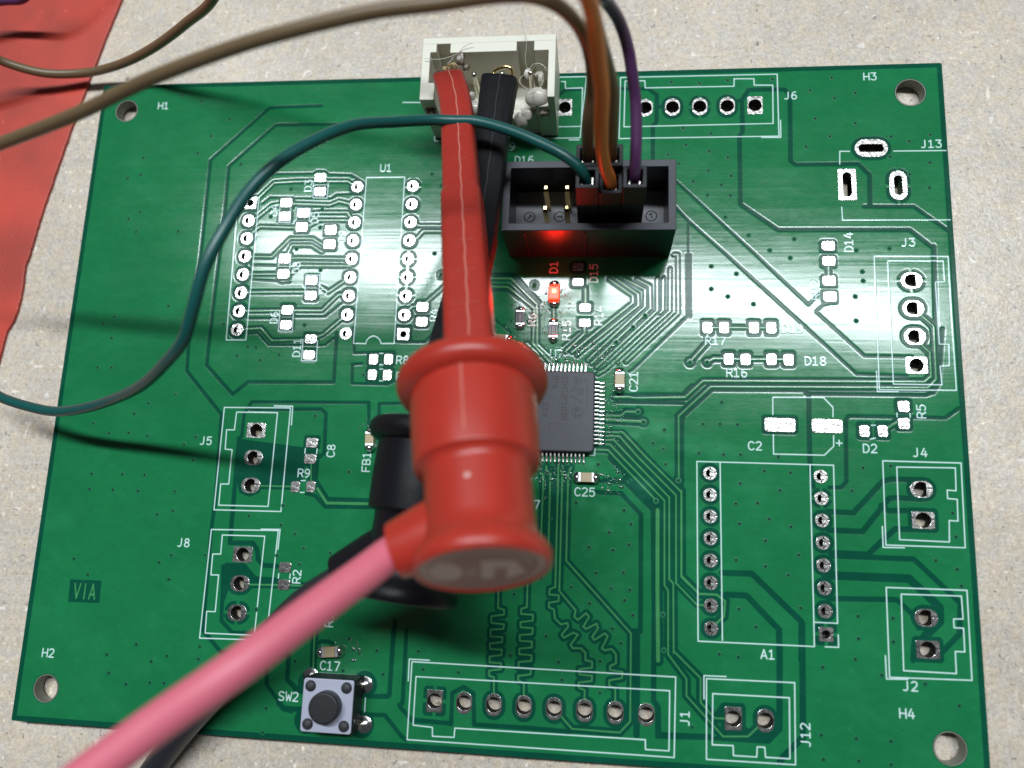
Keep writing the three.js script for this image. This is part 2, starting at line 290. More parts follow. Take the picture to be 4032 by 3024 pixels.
G(0.35,'-13.13,2.18 -12.13,1.3 -8.65,1.49 -3.51,1.54 -2.92,1 -0.8,0.93');
G(0.35,'-13.95,11 -10.1,11.06');
G(0.35,'-13.63,13.03 -10.1,13.23 -9.44,13.55 -8.18,13.44');
G(0.35,'-13.6,18.41 -8.97,18.37');
G(0.35,'-7.32,18.15 -2.96,18.11 -0.84,16.23');
G(0.35,'-13.38,20.49 -11.92,20.37 -10.3,21.96 -5.52,21.94');
G(0.35,'-3.66,21.96 -2.64,21.87 -1.59,20.98');
G(0.4,'7.72,21.38 10.48,21.34 12.18,19.71');
S('34.85,-15.12 55.02,-15.01 55.04,-6.3 34.75,-6.37',1);
S('35.46,-14.59 38.04,-14.56 38.1,-13.53 49.53,-13.44 49.55,-14.51 52.07,-14.44 52.09,-13.53 54.43,-13.46 54.35,-8.08 35.38,-8.01',1);
S('55.29,-8.49 55.27,-6.12 52.88,-6.17',0);
S('21.65,-15.47 30.35,-15.39 29.68,-6.58 21.98,-6.52',0);
S('26.98,-14.76 27.52,-14.74 27.57,-13.73 29.85,-13.76 29.81,-8.2 25.13,-8.19',0);
S('28.26,-6.3 29.53,-6.29',0);
S('5.45,-12.25 8.27,-12.18',0);
S('10.14,-7.17 10.17,-6.5 11.5,-6.47',0);
S('63.61,-4.05 62.43,-4.08 62.36,-2.35',0);
S('68.92,-4 75.13,-3.96',0);
S('62.39,3.41 62.42,5.09 75.07,5.17',0);
S('65.98,9.78 74.55,9.85 74.46,26.41 65.81,26.48',1);
S('67.53,10.38 73.95,10.42 73.97,13.03 72.9,13.13 72.89,20.82 73.99,20.87 73.86,23.45 72.82,23.52 72.89,25.76 67.43,25.76',1);
S('65.59,24.33 65.57,26.71 67.94,26.69',0);
S('53.47,29.73 53.51,27.66 59.35,27.55 60.43,28.74 60.39,29.86',0);
S('53.47,32.2 53.45,34.47 59.24,34.44 60.35,33.36 60.38,32.11',0);
S('57.46,53.47 60.05,53.46 60.25,35.59 44.53,35.59 44.56,56.21 57.43,56.12 57.46,53.47 57.58,35.67',0);
S('47.24,35.64 47.29,55.98',0);
S('60.07,54.72 60.07,56.06 58.61,56.09',0);
S('65.8,34.92 74.43,34.91 74.27,44.5 65.69,44.55',1);
S('67.32,35.6 73.77,35.5 73.68,38.13 72.72,38.07 72.71,39.04 73.75,39.09 73.68,41.55 72.73,41.53 72.61,43.93 67.22,43.88',1);
S('65.4,42.47 65.38,44.83 67.71,44.77',0);
S('65.5,49.27 74.15,49.18 74.05,58.79 65.4,58.97',1);
S('67.09,49.93 73.52,49.84 73.54,52.32 72.54,52.37 72.53,53.3 73.53,53.31 73.49,55.84 72.5,55.84 72.47,58.18 66.93,58.18',1);
S('65.06,56.69 65.07,59.16 67.33,59.07',0);
S('45.47,60.25 55.17,60.12 55.03,68.74 45.41,68.83',1);
S('46.16,61.83 54.55,61.77 54.45,68.17 51.83,68.18 51.76,67.14 50.95,67.16 50.88,68.21 48.35,68.24 48.33,67.2 46.06,67.26',1);
S('45.18,62.46 45.19,59.95 47.65,59.9',0);
S('11.27,60.3 42.03,60.26 41.86,68.87 11.23,68.98',1);
S('11.86,61.95 41.36,61.8 41.29,68.22 38.67,68.24 38.66,67.21 16.8,67.36 16.76,68.37 14.21,68.42 14.15,67.45 11.84,67.35',1);
S('10.96,62.47 10.93,60.03 13.36,60.02',0);
S('-15.44,30.33 -6.54,30.21 -6.56,43.33 -15.37,43.43',1);
S('-13.71,30.91 -8.21,30.86 -8.29,42.76 -14.81,42.84 -14.84,40.18 -13.77,40.14 -13.79,35.77 -14.73,35.73 -14.82,33.24 -13.76,33.21',1);
S('-8.74,29.99 -6.26,29.98 -6.22,32.42',0);
S('-15.43,45.89 -6.68,45.68 -6.95,58.82 -15.46,59.01',1);
S('-13.91,46.51 -8.36,46.44 -8.5,58.31 -14.81,58.38 -14.91,55.81 -13.8,55.79 -13.85,51.39 -14.86,51.43 -14.91,48.89 -13.87,48.85',1);
S('-8.93,45.6 -6.45,45.54 -6.5,47.97',0);
S('2.75,21.64 1.12,21.62 1.14,-1.37 6.41,-1.35 6.49,21.59 4.77,21.61 4.6,21.11 4.1,20.71 3.69,20.61 3.24,20.78 2.86,21.13 2.75,21.64',0);
S('-13.69,1.33 -13.47,21.32 -16.19,21.35 -16.71,1.3',1);
S('-5.69,21.23 -5.64,23.98 -3.65,23.99 -3.72,21.31',0);
S('-9.21,17.43 -9.12,20.09 -7.25,20.07 -7.34,17.52',0);
S('-6.03,15.11 -6.07,12.37 -4.18,12.41 -4.09,15.1',0);
S('-6.16,-0.63 -6.08,1.49 -4.08,1.56 -4.12,-0.6',0);
S('-9.99,11.1 -9.93,9.5 -8.44,9.54 -8.4,11.53',0);
S('-8.15,4.63 -8.09,2.99 -6.26,3.03 -6.31,4.86',0);
S('-10.59,2.64 -10.59,4.94 -8.97,5 -9.06,2.87',0);
S('4.68,22.89 5.13,22.88',0);
S('4.79,24.39 5.23,24.38',0);
S('4.83,24.95 5.27,24.94',0);
S('4.94,26.46 5.38,26.46',0);
S('0.05,62.21 4.68,62.24',0);
S('5.92,64.69 5.93,66.23',0);
S('-4.1,35.34 -4.11,35.98',0);
S('-2.55,35.36 -2.57,35.94',0);
S('-4.29,39.42 -3.76,39.4',0);
S('-4.28,40.89 -3.76,40.87',0);
S('-6.11,50.9 -6.12,51.45',0);
S('-4.64,50.88 -4.66,51.39',0);
S('64.69,30.76 65.16,30.74',0);
S('64.53,32.41 65.09,32.27',0);
S('67.67,29.23 67.65,29.69',0);
S('69.11,29.24 69.12,29.7',0);
S('32.38,34.41 32.36,35.19 31.76,35.23',0);
X('H1',-29.25,-12.62,0,1.05);
X('H2',-35.08,61.81,0,1.05);
X('H3',66.53,-14.34,0,1.05);
X('H4',67.05,62.67,0,1.05);
X('J6',56.63,-11.93,0,1.05);
X('J13',73.43,-4.89,0,1.05);
X('J3',70.05,8.01,0,1.05);
X('D14',63.04,7.97,1,1.05);
X('R12',58.88,14.16,1,1.05);
X('D19',56.05,19.09,0,1.05);
X('R17',46.84,20.75,0,1.05);
X('D18',58.6,23.15,0,1.05);
X('R16',49.34,24.73,0,1.05);
X('R5',70.39,28.99,1,1.05);
X('C2',51.32,33.55,0,1.05);
X('+',60.98,32.87,0,1.05);
X('D2',64.45,33.51,0,1.05);
X('J4',69.99,33.83,0,1.05);
X('A1',52.31,57.24,0,1.05);
X('J2',67.55,59.78,0,1.05);
X('J1',43.04,64.63,1,1.05);
X('J12',56.18,65.56,1,1.05);
X('U1',3.76,-2.71,0,1.05);
X('D3',-6.88,-0.3,1,1.05);
X('D4',-11.4,3.18,1,1.05);
X('D5',-5.57,4.32,1,1.05);
X('D9',-1.59,6.94,1,1.05);
X('D8',-7.53,11.36,1,1.05);
X('D7',-3.54,14.22,1,1.05);
X('D6',-9.93,18.27,1,1.05);
X('D11',-6.42,22.26,1,1.05);
X('R8',7.73,23.73,0,1.05);
X('R7',7.87,25.82,0,1.05);
X('R4',11.47,17.79,1,1.05);
X('J5',-17.44,34.72,0,1.05);
X('C8',-0.73,35.57,1,1.05);
X('R9',-4,38.46,0,1.05);
X('J8',-18.91,47.65,0,1.05);
X('R2',-3.78,51.14,1,1.05);
X('FB1',3.95,36.81,1,1.05);
X('R1',0.77,56.07,1,1.05);
X('D1',26.71,11.26,1,1.05);
X('D15',31.81,12.07,1,1.05);
X('R14',32.52,17.69,1,1.05);
X('R15',28.54,19.62,1,1.05);
X('R6',24.15,18.26,1,1.05);
X('U7',27.38,22.69,0,1.05);
X('C21',36.94,26.03,1,1.05);
X('C25',31.26,39.66,0,1.05);
X('C27',24.65,41.36,0,1.05);
X('D16',22.39,-3.57,0,1.05);
X('R9',20.3,-5.48,0,1.05);
X('C17',1.3,61.33,0,1.05);
X('SW2',-3.53,65.09,0,1.05);
XC('VIA',-31.32,54.17,1.75);
V('-16.78,-3.5 -9.25,0.22 -11.74,4.17 -4.65,3.24 -4.69,5.74 -7.71,8.75 -4.13,11.69 -16.76,19.21 -5.66,19.21 -13.1,22.24 -11.98,22.29 -14.44,23.43 -8.71,23.25 -11.2,24 2.76,25.76 10.11,-1.67 11.48,-0.02 11.09,9.42');
V('-26.65,-14.16 -23.61,-13.19 -19.17,-10.32 -21.59,-7.83 -31.21,-4.72 -23.25,-5.28 -31.28,-2.15 -33.14,-1.65 -30.65,3.36 -32.21,4.35 -30.83,6.26 -24.71,6.22');
V('-24.82,16.77 -32.32,18.33 -33.77,19.31 -32.31,21.28 -33.75,25.33 -31.78,25.32 -22.34,28.81 -25.91,30.02 -27.71,31.41 -33.26,32.78 -30.88,34.1 -28.17,33.95 -25.52,34.29 -18.85,34.28 -20.35,35.27 -18.88,37.28 -32.54,39.43 -28.27,39.37 -25.24,39.36 -32.56,41.4 -29.31,41.37 -25.86,41.42 -20.86,41.3 -16.78,19.21');
V('-23.58,60.19 -27.28,61.6 -21.36,62.08 -19.41,61.33 -15.31,60.03 -15.32,61.48 -26.71,63.73 -24.31,64.91 -21.22,64.55 -19.4,64.51 -6.16,66.6 -6.33,69.34');
V('-33.36,50.24 -31.2,52.13 -20.32,52.22 -21.83,50.22 -20.34,49.27 -15.91,49.08 -10.69,44 -6.38,44.97 -4.47,46.04 -3.17,47.72 0.22,48.15 -20.8,43.78 -22.87,44.29');
V('41.48,-14.27 45.12,-13.97 48.72,-14.29 54.41,-14.3 61.81,-14.3 59.1,-12.57 64.63,-12.05 62.05,-11.42 59.57,-8.65 64.46,-7.86 61.29,-6.15 58.35,-4.78 43.01,-7.67 46.51,-6.83 43.36,-5.27 46.3,-4.35 41.06,-3.97 48.62,-3.46 42.41,-2.7 46.16,-1.68 48.98,-0.94 44.27,-0.22 47.77,0.31 46.02,1.66 48.89,1.73 48.2,4.65 51.02,7.08 56.54,7.61 68.7,-5.96 73.37,-6.12 70.84,-5.29 73.12,-2.37 72.88,0.96 68.42,-3.24 70.66,-0.82');
V('53.56,9.06 56.01,10.07 46.42,11.15 49.47,12.13 46.4,14.11 48.4,15.07 51.46,16.02 63.88,9.08 67.78,8.85 64.49,11.83 64.53,13 63.53,14.99 63.51,18.05 47.5,28.39 45.28,31.09 47.29,31.04 49.33,31.05');
V('39.34,33.55 40.69,31.89 40.56,34.15 40.84,36.07 44.77,34.62 47.65,34.7 49.65,34.65 53.98,34.82 52.34,36.5 55.35,36.61 49.55,38.05 54.08,38.74 49.01,40.44 51.5,40.3 52.79,42.09 49.39,42.77 55.22,42.9 52.31,44.61 56,46.08 48.94,46.94 52.25,47.52 54.78,48.4 49.19,52.46 56.06,51.99 51.03,54.34 46.93,57.53 49.03,57.75 63.55,35.8 66.64,35.49 62.19,38.51 73.15,40.69 73.35,43.35 71.02,46.06 73.26,46.94 62.3,52.59 66.06,52.62 62.25,55.03 65.99,55.17 40.59,53.45 40.69,57.48 73.6,48.76');
V('58.26,58.31 61.83,57.26 64.57,58.81 69.14,59.46 72.57,61.54 57.87,65.5 61.58,65.61 65.2,65.66 58.02,68.02 61.78,67.9 65.13,68.05 43.87,65.59');
V('32.81,49.13 36.02,48.96 29.9,50.89 34.59,50.85 36.74,50.88 36.16,52.09 32.07,52.63 37.13,53.73 34.77,55.35 35.77,56.92 27.1,56.59 28.63,59.39 33.42,59.04 29.08,61.35 33.46,62.51 23.16,52.02 26.37,50.02 11.96,59.11 12.67,61.1 16.92,61.21 7.88,61.93 22.97,58.99 43.88,65.56 40.53,53.48 40.71,57.41');
V('30.24,40.98 35.97,41.71 36.82,43.28 34.25,44.37 31.9,46.17 36.61,45.68 34.73,46.41 32.81,49.09 35.99,48.93 40.83,36.06 35.25,37.21 32.82,36.31 29.92,50.86 34.58,50.78 26.35,50.03');
V('40.7,31.89 39.35,33.54 40.58,34.24 40.85,36.04');
V('-18.86,34.28 -20.37,35.3 -18.87,37.3 -20.89,41.33 -20.86,43.78 -3.14,31.18 1.82,38.14 -6.3,42.59 -10.68,44.04 -6.42,44.98 -4.51,46.05 -3.21,47.74 0.21,48.14 -20.35,49.26 -15.88,49.12 -6.5,48.73 -3.59,49.68 -20.32,52.21 -8.59,55.28 -15.34,59.99 -22.31,28.76');
V('-3.08,61.05 6.91,59.29 4.78,59.67 3.43,58.09 2.94,61.79 7.86,61.93 12.69,61.11 11.97,59.1');
V('37.53,29.78 38.2,31.02 43.78,23.54 42.37,37.94',1);
V('34.77,21.07 36.83,19.11 38.3,17.58 24.31,13.71',1);
V('43.75,23.52 45.83,23.49',1);
V('39.73,40.44',1);
V('12.11,12.34',1);
H('o',-0.00,-0.00,1.6,1.6,0.8,1);
H('o',-0.00,2.54,1.6,1.6,0.8,1);
H('o',-0.00,5.08,1.6,1.6,0.8,1);
H('o',-0.00,7.62,1.6,1.6,0.8,1);
H('o',-0.00,10.16,1.6,1.6,0.8,1);
H('o',-0.00,12.70,1.6,1.6,0.8,1);
H('o',-0.00,15.24,1.6,1.6,0.8,1);
H('o',-0.00,17.78,1.6,1.6,0.8,1);
H('o',-0.00,20.32,1.6,1.6,0.8,0);
H('o',7.62,-0.00,1.6,1.6,0.8,2);
H('o',7.62,2.54,1.6,1.6,0.8,1);
H('o',7.62,5.08,1.6,1.6,0.8,1);
H('o',7.62,7.62,1.6,1.6,0.8,1);
H('o',7.62,10.16,1.6,1.6,0.8,2);
H('o',7.62,12.70,1.6,1.6,0.8,2);
H('o',7.62,15.24,1.6,1.6,0.8,2);
H('o',7.62,17.78,1.6,1.6,0.8,1);
H('r',7.62,20.32,1.6,1.6,0.8,1);
H('r',-14.81,2.18,1.7,1.7,0.95,1);
H('o',-14.81,4.72,1.7,1.7,0.95,1);
H('o',-14.81,7.26,1.7,1.7,0.95,1);
H('o',-14.81,9.80,1.7,1.7,0.95,1);
H('o',-14.81,12.34,1.7,1.7,0.95,1);
H('o',-14.81,14.88,1.7,1.7,0.95,1);
H('o',-14.81,17.42,1.7,1.7,0.95,1);
H('o',-14.81,19.96,1.7,1.7,0.95,1);
H('o',46.04,36.95,1.6,1.6,0.9,1);
H('o',46.04,39.49,1.6,1.6,0.9,1);
H('o',46.04,42.03,1.6,1.6,0.9,1);
H('o',46.04,44.57,1.6,1.6,0.9,1);
H('o',46.04,47.11,1.6,1.6,0.9,1);
H('o',46.04,49.65,1.6,1.6,0.9,1);
H('o',46.04,52.19,1.6,1.6,0.9,1);
H('o',46.04,54.73,1.6,1.6,0.9,1);
H('o',58.74,36.95,1.6,1.6,0.9,0);
H('o',58.74,39.49,1.6,1.6,0.9,2);
H('o',58.74,42.03,1.6,1.6,0.9,1);
H('o',58.74,44.57,1.6,1.6,0.9,1);
H('o',58.74,47.11,1.6,1.6,0.9,1);
H('o',58.74,49.65,1.6,1.6,0.9,1);
H('o',58.74,52.19,1.6,1.6,0.9,1);
H('r',58.74,54.73,1.6,1.6,0.9,2);
H('r',14.25,64.53,1.9,2.5,1.7,2);
H('o',17.75,64.53,1.9,2.5,1.7,0);
H('o',21.25,64.53,1.9,2.5,1.7,1);
H('o',24.75,64.53,1.9,2.5,1.7,1);
H('o',28.25,64.53,1.9,2.5,1.7,1);
H('o',31.75,64.53,1.9,2.5,1.7,1);
H('o',35.25,64.53,1.9,2.5,1.7,1);
H('o',38.75,64.53,1.9,2.5,1.7,0);
H('r',48.39,64.35,1.9,2.5,1.7,1);
H('o',51.89,64.35,1.9,2.5,1.7,1);
H('o',69.91,38.09,2.5,1.95,1.7,1);
H('r',69.91,41.59,2.5,1.95,1.7,1);
H('o',69.63,52.39,2.5,1.95,1.7,1);
H('r',69.61,55.80,2.5,1.95,1.7,1);
H('o',70.15,12.94,2.5,2.05,1.6,2);
H('o',70.15,16.44,2.5,2.05,1.6,1);
H('o',70.15,19.94,2.5,2.05,1.6,1);
H('r',70.15,23.44,2.5,2.05,1.6,0);
H('o',38.13,-10.65,1.95,2.5,1.65,0);
H('o',41.63,-10.65,1.95,2.5,1.65,1);
H('o',45.13,-10.65,1.95,2.5,1.65,2);
H('o',48.63,-10.65,1.95,2.5,1.65,1);
H('r',52.13,-10.65,1.95,2.5,1.65,0);
H('r',27.56,-10.95,1.95,2.4,1.6,0);
H('r',-10.83,33.21,2.5,1.95,1.6,0);
H('o',-10.83,36.71,2.5,1.95,1.6,0);
H('o',-10.83,40.21,2.5,1.95,1.6,0);
H('r',-10.98,48.78,2.5,1.95,1.6,0);
H('o',-10.98,52.28,2.5,1.95,1.6,1);
H('o',-10.98,55.78,2.5,1.95,1.6,2);
H('o',66.24,-4.43,4,2.4,1.05,1,3.1);
H('r',63.15,0.43,2.2,4.2,1.05,0,3.2);
H('o',69.24,0.61,2.1,3.9,1,2,2.6);
M(-5.25,-1.35,1.63,1.34);
M(-5.12,0.67,1.63,1.33);
M(-9.71,2.21,1.64,1.33);
M(-9.74,4.18,1.63,1.32);
M(-7.16,3.70,1.63,1.32);
M(-7.24,5.72,1.62,1.31);
M(-3.17,6.11,1.61,1.30);
M(-3.17,8.16,1.60,1.29);
M(-9.19,10.14,1.62,1.29);
M(-9.18,12.27,1.61,1.28);
M(-5.20,13.17,1.59,1.27);
M(-5.14,15.25,1.59,1.26);
M(-8.14,17.22,1.59,1.26);
M(-8.16,19.25,1.59,1.25);
M(-4.62,21.11,1.57,1.23);
M(-4.68,23.22,1.56,1.22);
M(3.95,23.68,1.21,1.45);
M(5.92,23.65,1.20,1.45);
M(3.92,25.70,1.20,1.44);
M(5.90,25.71,1.20,1.44);
M(9.94,16.68,1.49,1.27);
M(9.96,18.66,1.48,1.26);
M(60.58,8.51,1.48,1.25);
M(60.56,10.48,1.47,1.24);
M(60.51,13.01,1.46,1.23);
M(60.55,15.04,1.46,1.22);
M(45.87,19.09,1.27,1.54);
M(47.88,19.07,1.27,1.53);
M(51.44,19.04,1.26,1.53);
M(53.49,19.02,1.25,1.52);
M(48.39,23.01,1.26,1.51);
M(50.38,23.04,1.25,1.51);
M(53.44,22.99,1.24,1.50);
M(55.44,23.00,1.23,1.50);
M(68.43,28.44,1.36,1.37);
M(68.36,30.47,1.35,1.36);
M(54.25,30.97,3.64,1.73);
M(59.67,30.97,3.59,1.72);
M(63.87,31.47,1.14,1.55);
M(65.93,31.42,1.13,1.54);
M(-3.28,34.61,1.55,1.24);
M(-3.32,36.66,1.54,1.24);
M(-4.94,40.20,1.21,1.47);
M(-2.95,40.13,1.20,1.47);
M(-5.34,50.12,1.42,1.22);
M(-5.32,52.18,1.42,1.21);
M(29.83,11.26,1.48,1.10);
M(29.88,13.29,1.47,1.09);
M(30.84,16.65,1.46,1.08);
M(30.82,18.64,1.45,1.07);// one-line lettering as printed by the board maker: strokes on a 4 x 6 grid
const GL = {
  A: '0,6 2,0 4,6|0.7,4.2 3.3,4.2', B: '0,0 0,6 2.6,6 3.8,5.2 3.8,3.8 2.6,3 0,3|0,0 2.4,0 3.5,0.7 3.5,2.2 2.4,3', C: '3.9,0.9 3,0.1 1.6,0 0.4,1 0,3 0.4,5 1.6,6 3,5.9 3.9,5.1', D: '0,0 0,6 2,6 3.5,5 4,3 3.5,1 2,0 0,0',
  E: '3.8,0 0,0 0,6 3.8,6|0,3 2.8,3', F: '3.8,0 0,0 0,6|0,3 2.8,3', H: '0,0 0,6|4,0 4,6|0,3 4,3', I: '2,0 2,6', J: '2.8,0 2.8,4.6 2.2,5.8 1.2,6 0.2,5.7', M: '0,6 0,0 2,3.4 4,0 4,6', R: '0,6 0,0 2.6,0 3.8,0.8 3.8,2.4 2.6,3.2 0,3.2|2.2,3.2 4,6',
  S: '3.8,0.7 2.6,0 1.2,0 0.2,0.9 0.3,2.2 1.3,2.8 2.8,3.2 3.8,4 3.8,5.2 2.8,6 1.2,6 0.1,5.4', T: '0,0 4,0|2,0 2,6', U: '0,0 0,4.6 0.8,5.8 2,6 3.2,5.8 4,4.6 4,0', V: '0,0 2,6 4,0', W: '0,0 1,6 2.2,2 3.4,6 4.4,0', X: '0,0 4,6|4,0 0,6',
  0: '2,0 0.7,0.6 0.1,2 0.1,4 0.7,5.4 2,6 3.3,5.4 3.9,4 3.9,2 3.3,0.6 2,0', 1: '0.4,1 1.8,0 1.8,6|0.2,6 3.4,6', 2: '0.2,0.8 1.2,0 2.7,0 3.7,0.8 3.7,2 3.1,3 0.1,6 3.9,6', 3: '0.2,0 3.7,0 1.9,2.4 3,2.5 3.8,3.4 3.8,4.9 2.9,6 1.2,6 0.1,5.3', 4: '3,6 3,2|2.2,0 0.1,4.3 4,4.3',
  5: '3.6,0 0.6,0 0.3,2.7 1.2,2.2 2.6,2.2 3.7,3.1 3.7,4.9 2.7,6 1.2,6 0.2,5.4', 6: '3.2,0 2.1,0 0.8,0.9 0.2,2.8 0.2,4.8 1.1,6 2.7,6 3.7,5 3.7,3.6 2.8,2.6 1.3,2.6 0.3,3.6', 7: '0.1,0 3.9,0 1.5,6', 8: '2,2.8 0.8,2.3 0.4,1.2 1,0.2 2,0 3,0.2 3.6,1.2 3.2,2.3 2,2.8 0.6,3.4 0.1,4.6 0.8,5.8 2,6 3.2,5.8 3.9,4.6 3.4,3.4 2,2.8', 9: '3.7,2.4 2.7,3.4 1.2,3.4 0.2,2.4 0.2,1.1 1.2,0 2.8,0 3.7,1.2 3.7,3.2 3.1,5.1 1.9,6 0.8,6', '+': '2,1.6 2,5.6|0,3.6 4,3.6', e: '0.2,4 3.7,4 3.5,2.8 2.6,2.1 1.2,2.2 0.2,3.2 0.2,4.9 1.2,6 3.4,5.7', x: '0.4,2 3.6,6|3.6,2 0.4,6',
};
function letters(c, text, u, v, size, quarter = 0) {        // centred; quarter 1 reads bottom to top, -1 top to bottom
  const k = size / 6, adv = 5.4 * k, x0 = -((text.length - 1) * adv + 4 * k) / 2;
  c.save(); c.translate(u, v); c.rotate(-quarter * Math.PI / 2); c.lineCap = c.lineJoin = 'round';
  [...text].forEach((ch, i) => (GL[ch] ?? '').split('|').filter(Boolean).forEach((st) => { c.beginPath(); pt(st).forEach(([x, y], j) => c[j ? 'lineTo' : 'moveTo'](x0 + i * adv + x * k, (y - 3) * k)); c.stroke(); }));
  c.restore();
}
const TW = 2048, PX = TW / (U1 - U0), TH = Math.round((V1 - V0) * PX);
function sheet() { const cv = document.createElement('canvas'); cv.width = TW; cv.height = TH; const c = cv.getContext('2d'); c.scale(PX, PX); c.translate(-U0, -V0); c.lineCap = c.lineJoin = 'round'; return [cv, c]; }
const line = (c, p, w, closed) => { c.lineWidth = w; c.beginPath(); p.forEach(([u, v], i) => c[i ? 'lineTo' : 'moveTo'](u, v)); if (closed) c.closePath(); c.stroke(); };
function copper(c, hi, lo, tr) {                           // the copper under the mask: pour, gaps, conductors
  const inset = 0.62; c.fillStyle = lo; c.fillRect(U0, V0, U1 - U0, V1 - V0); c.fillStyle = hi; c.fillRect(U0 + inset, V0 + inset, U1 - U0 - inset * 2, V1 - V0 - inset * 2);
  c.strokeStyle = c.fillStyle = lo;
  for (const [u, v, r] of [[-34.72, -11.95, 1.75], [-34.72, 66.0, 1.75], [71.33, -11.95, 1.95], [71.33, 66.0, 1.85]]) { c.beginPath(); c.arc(u, v, r, 0, 7); c.fill(); }
  for (const p of fills) { c.beginPath(); p.forEach(([u, v], i) => c[i ? 'lineTo' : 'moveTo'](u, v)); c.fill(); }
  for (const [w, p] of gaps) line(c, p, w);
  for (const [u, v, r] of rings) { c.beginPath(); c.arc(u, v, r, 0, 7); c.fill(); }
  const oval = (u, v, w, h, round) => { const r = round ? Math.min(w, h) / 2 : 0.45; c.beginPath(); c.roundRect(u - w / 2, v - h / 2, w, h, r); c.fill(); };
  for (const [u, v, w, h] of rects) oval(u, v, w, h);
  for (const [u, v, w, h] of surf) if (u < 12 && v > 0 && v < 40) oval(u, v, w + 0.7, h + 0.7);
  for (const [sh, u, v, w, h, d, cl] of pads) if (cl) oval(u, v, w + 0.85, h + 0.85, sh === 'o');
  c.fillStyle = hi;
  for (const [sh, u, v, w, h, d, cl] of pads) if (cl === 2) { c.fillRect(u - w / 2 - 0.5, v - 0.2, w + 1, 0.4); c.fillRect(u - 0.2, v - h / 2 - 0.5, 0.4, h + 1); }
  c.strokeStyle = lo; for (const [w, cl, p] of traces) line(c, p, w + cl * 2);
  for (const [u, v, ring] of vias) if (ring) { c.fillStyle = lo; c.beginPath(); c.arc(u, v, 0.72, 0, 7); c.fill(); }
  c.strokeStyle = tr; for (const [w, cl, p] of traces) line(c, p, w);
  for (const [u, v, ring] of vias) if (ring) { c.fillStyle = tr; c.beginPath(); c.arc(u, v, 0.36, 0, 7); c.fill(); }
  c.strokeStyle = tr; c.lineWidth = 0.28; for (const [t, u, v, s] of cut) { c.save(); c.translate(u, v); c.scale(0.66, 1); letters(c, t, 0, 0, s); c.restore(); }
}
function legend(c, col) {
  c.strokeStyle = col; for (const [p, closed] of silks) line(c, p, 0.155, closed);
  for (const [t, u, v, q, s] of texts) { c.lineWidth = 0.165; letters(c, t, u, v, s * 0.92, q); }
}
const [cvColor, cc] = sheet(); copper(cc, 'rgb(24,111,66)', 'rgb(9,73,54)', 'rgb(62,134,80)');  // traces paler than the pour: edge highlights painted into the colour
const [cvBump, cb] = sheet(); copper(cb, '#fff', '#000', '#fff');
{ // uneven ink: the mask is a touch mottled
  const im = cc.getImageData(0, 0, TW, TH), a = im.data;
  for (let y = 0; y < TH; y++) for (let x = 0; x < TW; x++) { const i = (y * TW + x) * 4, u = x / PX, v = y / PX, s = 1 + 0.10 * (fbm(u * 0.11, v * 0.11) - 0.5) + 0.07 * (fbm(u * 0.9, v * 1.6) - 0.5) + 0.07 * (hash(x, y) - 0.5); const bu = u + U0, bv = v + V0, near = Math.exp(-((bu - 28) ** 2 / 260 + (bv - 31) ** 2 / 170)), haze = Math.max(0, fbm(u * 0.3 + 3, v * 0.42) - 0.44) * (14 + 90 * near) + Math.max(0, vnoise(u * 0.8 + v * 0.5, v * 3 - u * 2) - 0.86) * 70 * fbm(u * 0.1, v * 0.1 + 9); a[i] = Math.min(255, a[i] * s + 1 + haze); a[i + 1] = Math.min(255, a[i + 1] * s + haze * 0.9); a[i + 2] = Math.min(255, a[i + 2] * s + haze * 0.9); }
  cc.putImageData(im, 0, 0);
  legend(cc, 'rgb(205,222,222)');
}
const artMap = new THREE.CanvasTexture(cvColor); artMap.colorSpace = THREE.SRGBColorSpace;
const artBump = (() => {
  const [cvS, cs] = sheet(); legend(cs, '#fff');
  const a = cb.getImageData(0, 0, TW, TH).data, si = cs.getImageData(0, 0, TW, TH).data, n = TW * TH; let h = new Float32Array(n);
  for (let i = 0; i < n; i++) h[i] = a[i * 4] / 255;
  for (let pass = 0; pass < 2; pass++) { const k = new Float32Array(n); for (let y = 0; y < TH; y++) for (let x = 0; x < TW; x++) { let s = 0, c = 0; for (let j = -1; j <= 1; j++) for (let i = -1; i <= 1; i++) { const X2 = x + i, Y2 = y + j; if (X2 >= 0 && Y2 >= 0 && X2 < TW && Y2 < TH) { s += h[Y2 * TW + X2]; c++; } } k[y * TW + x] = s / c; } h = k; }
  const o = new Float32Array(n);
  for (let y = 0; y < TH; y++) for (let x = 0; x < TW; x++) {
    const i = y * TW + x, u = x / PX, v = y / PX;
    const weave = (vnoise(u * 0.05, v * 0.85) - 0.5) * 0.065 + (vnoise(u * 0.09 + 20, v * 2.1) - 0.5) * 0.05 + (vnoise(u * 0.16 + 50, v * 4.4) - 0.5) * 0.034 + (vnoise(u * 5, v * 6.5 + 9) - 0.5) * 0.005;
    o[(TH - 1 - y) * TW + x] = h[i] * 0.26 + weave + si[i * 4] / 255 * (si[i * 4 + 3] / 255) * 0.12;
  }
  const t = new THREE.DataTexture(o, TW, TH, THREE.RedFormat, THREE.FloatType); t.magFilter = THREE.LinearFilter; t.needsUpdate = true; return t;
})();
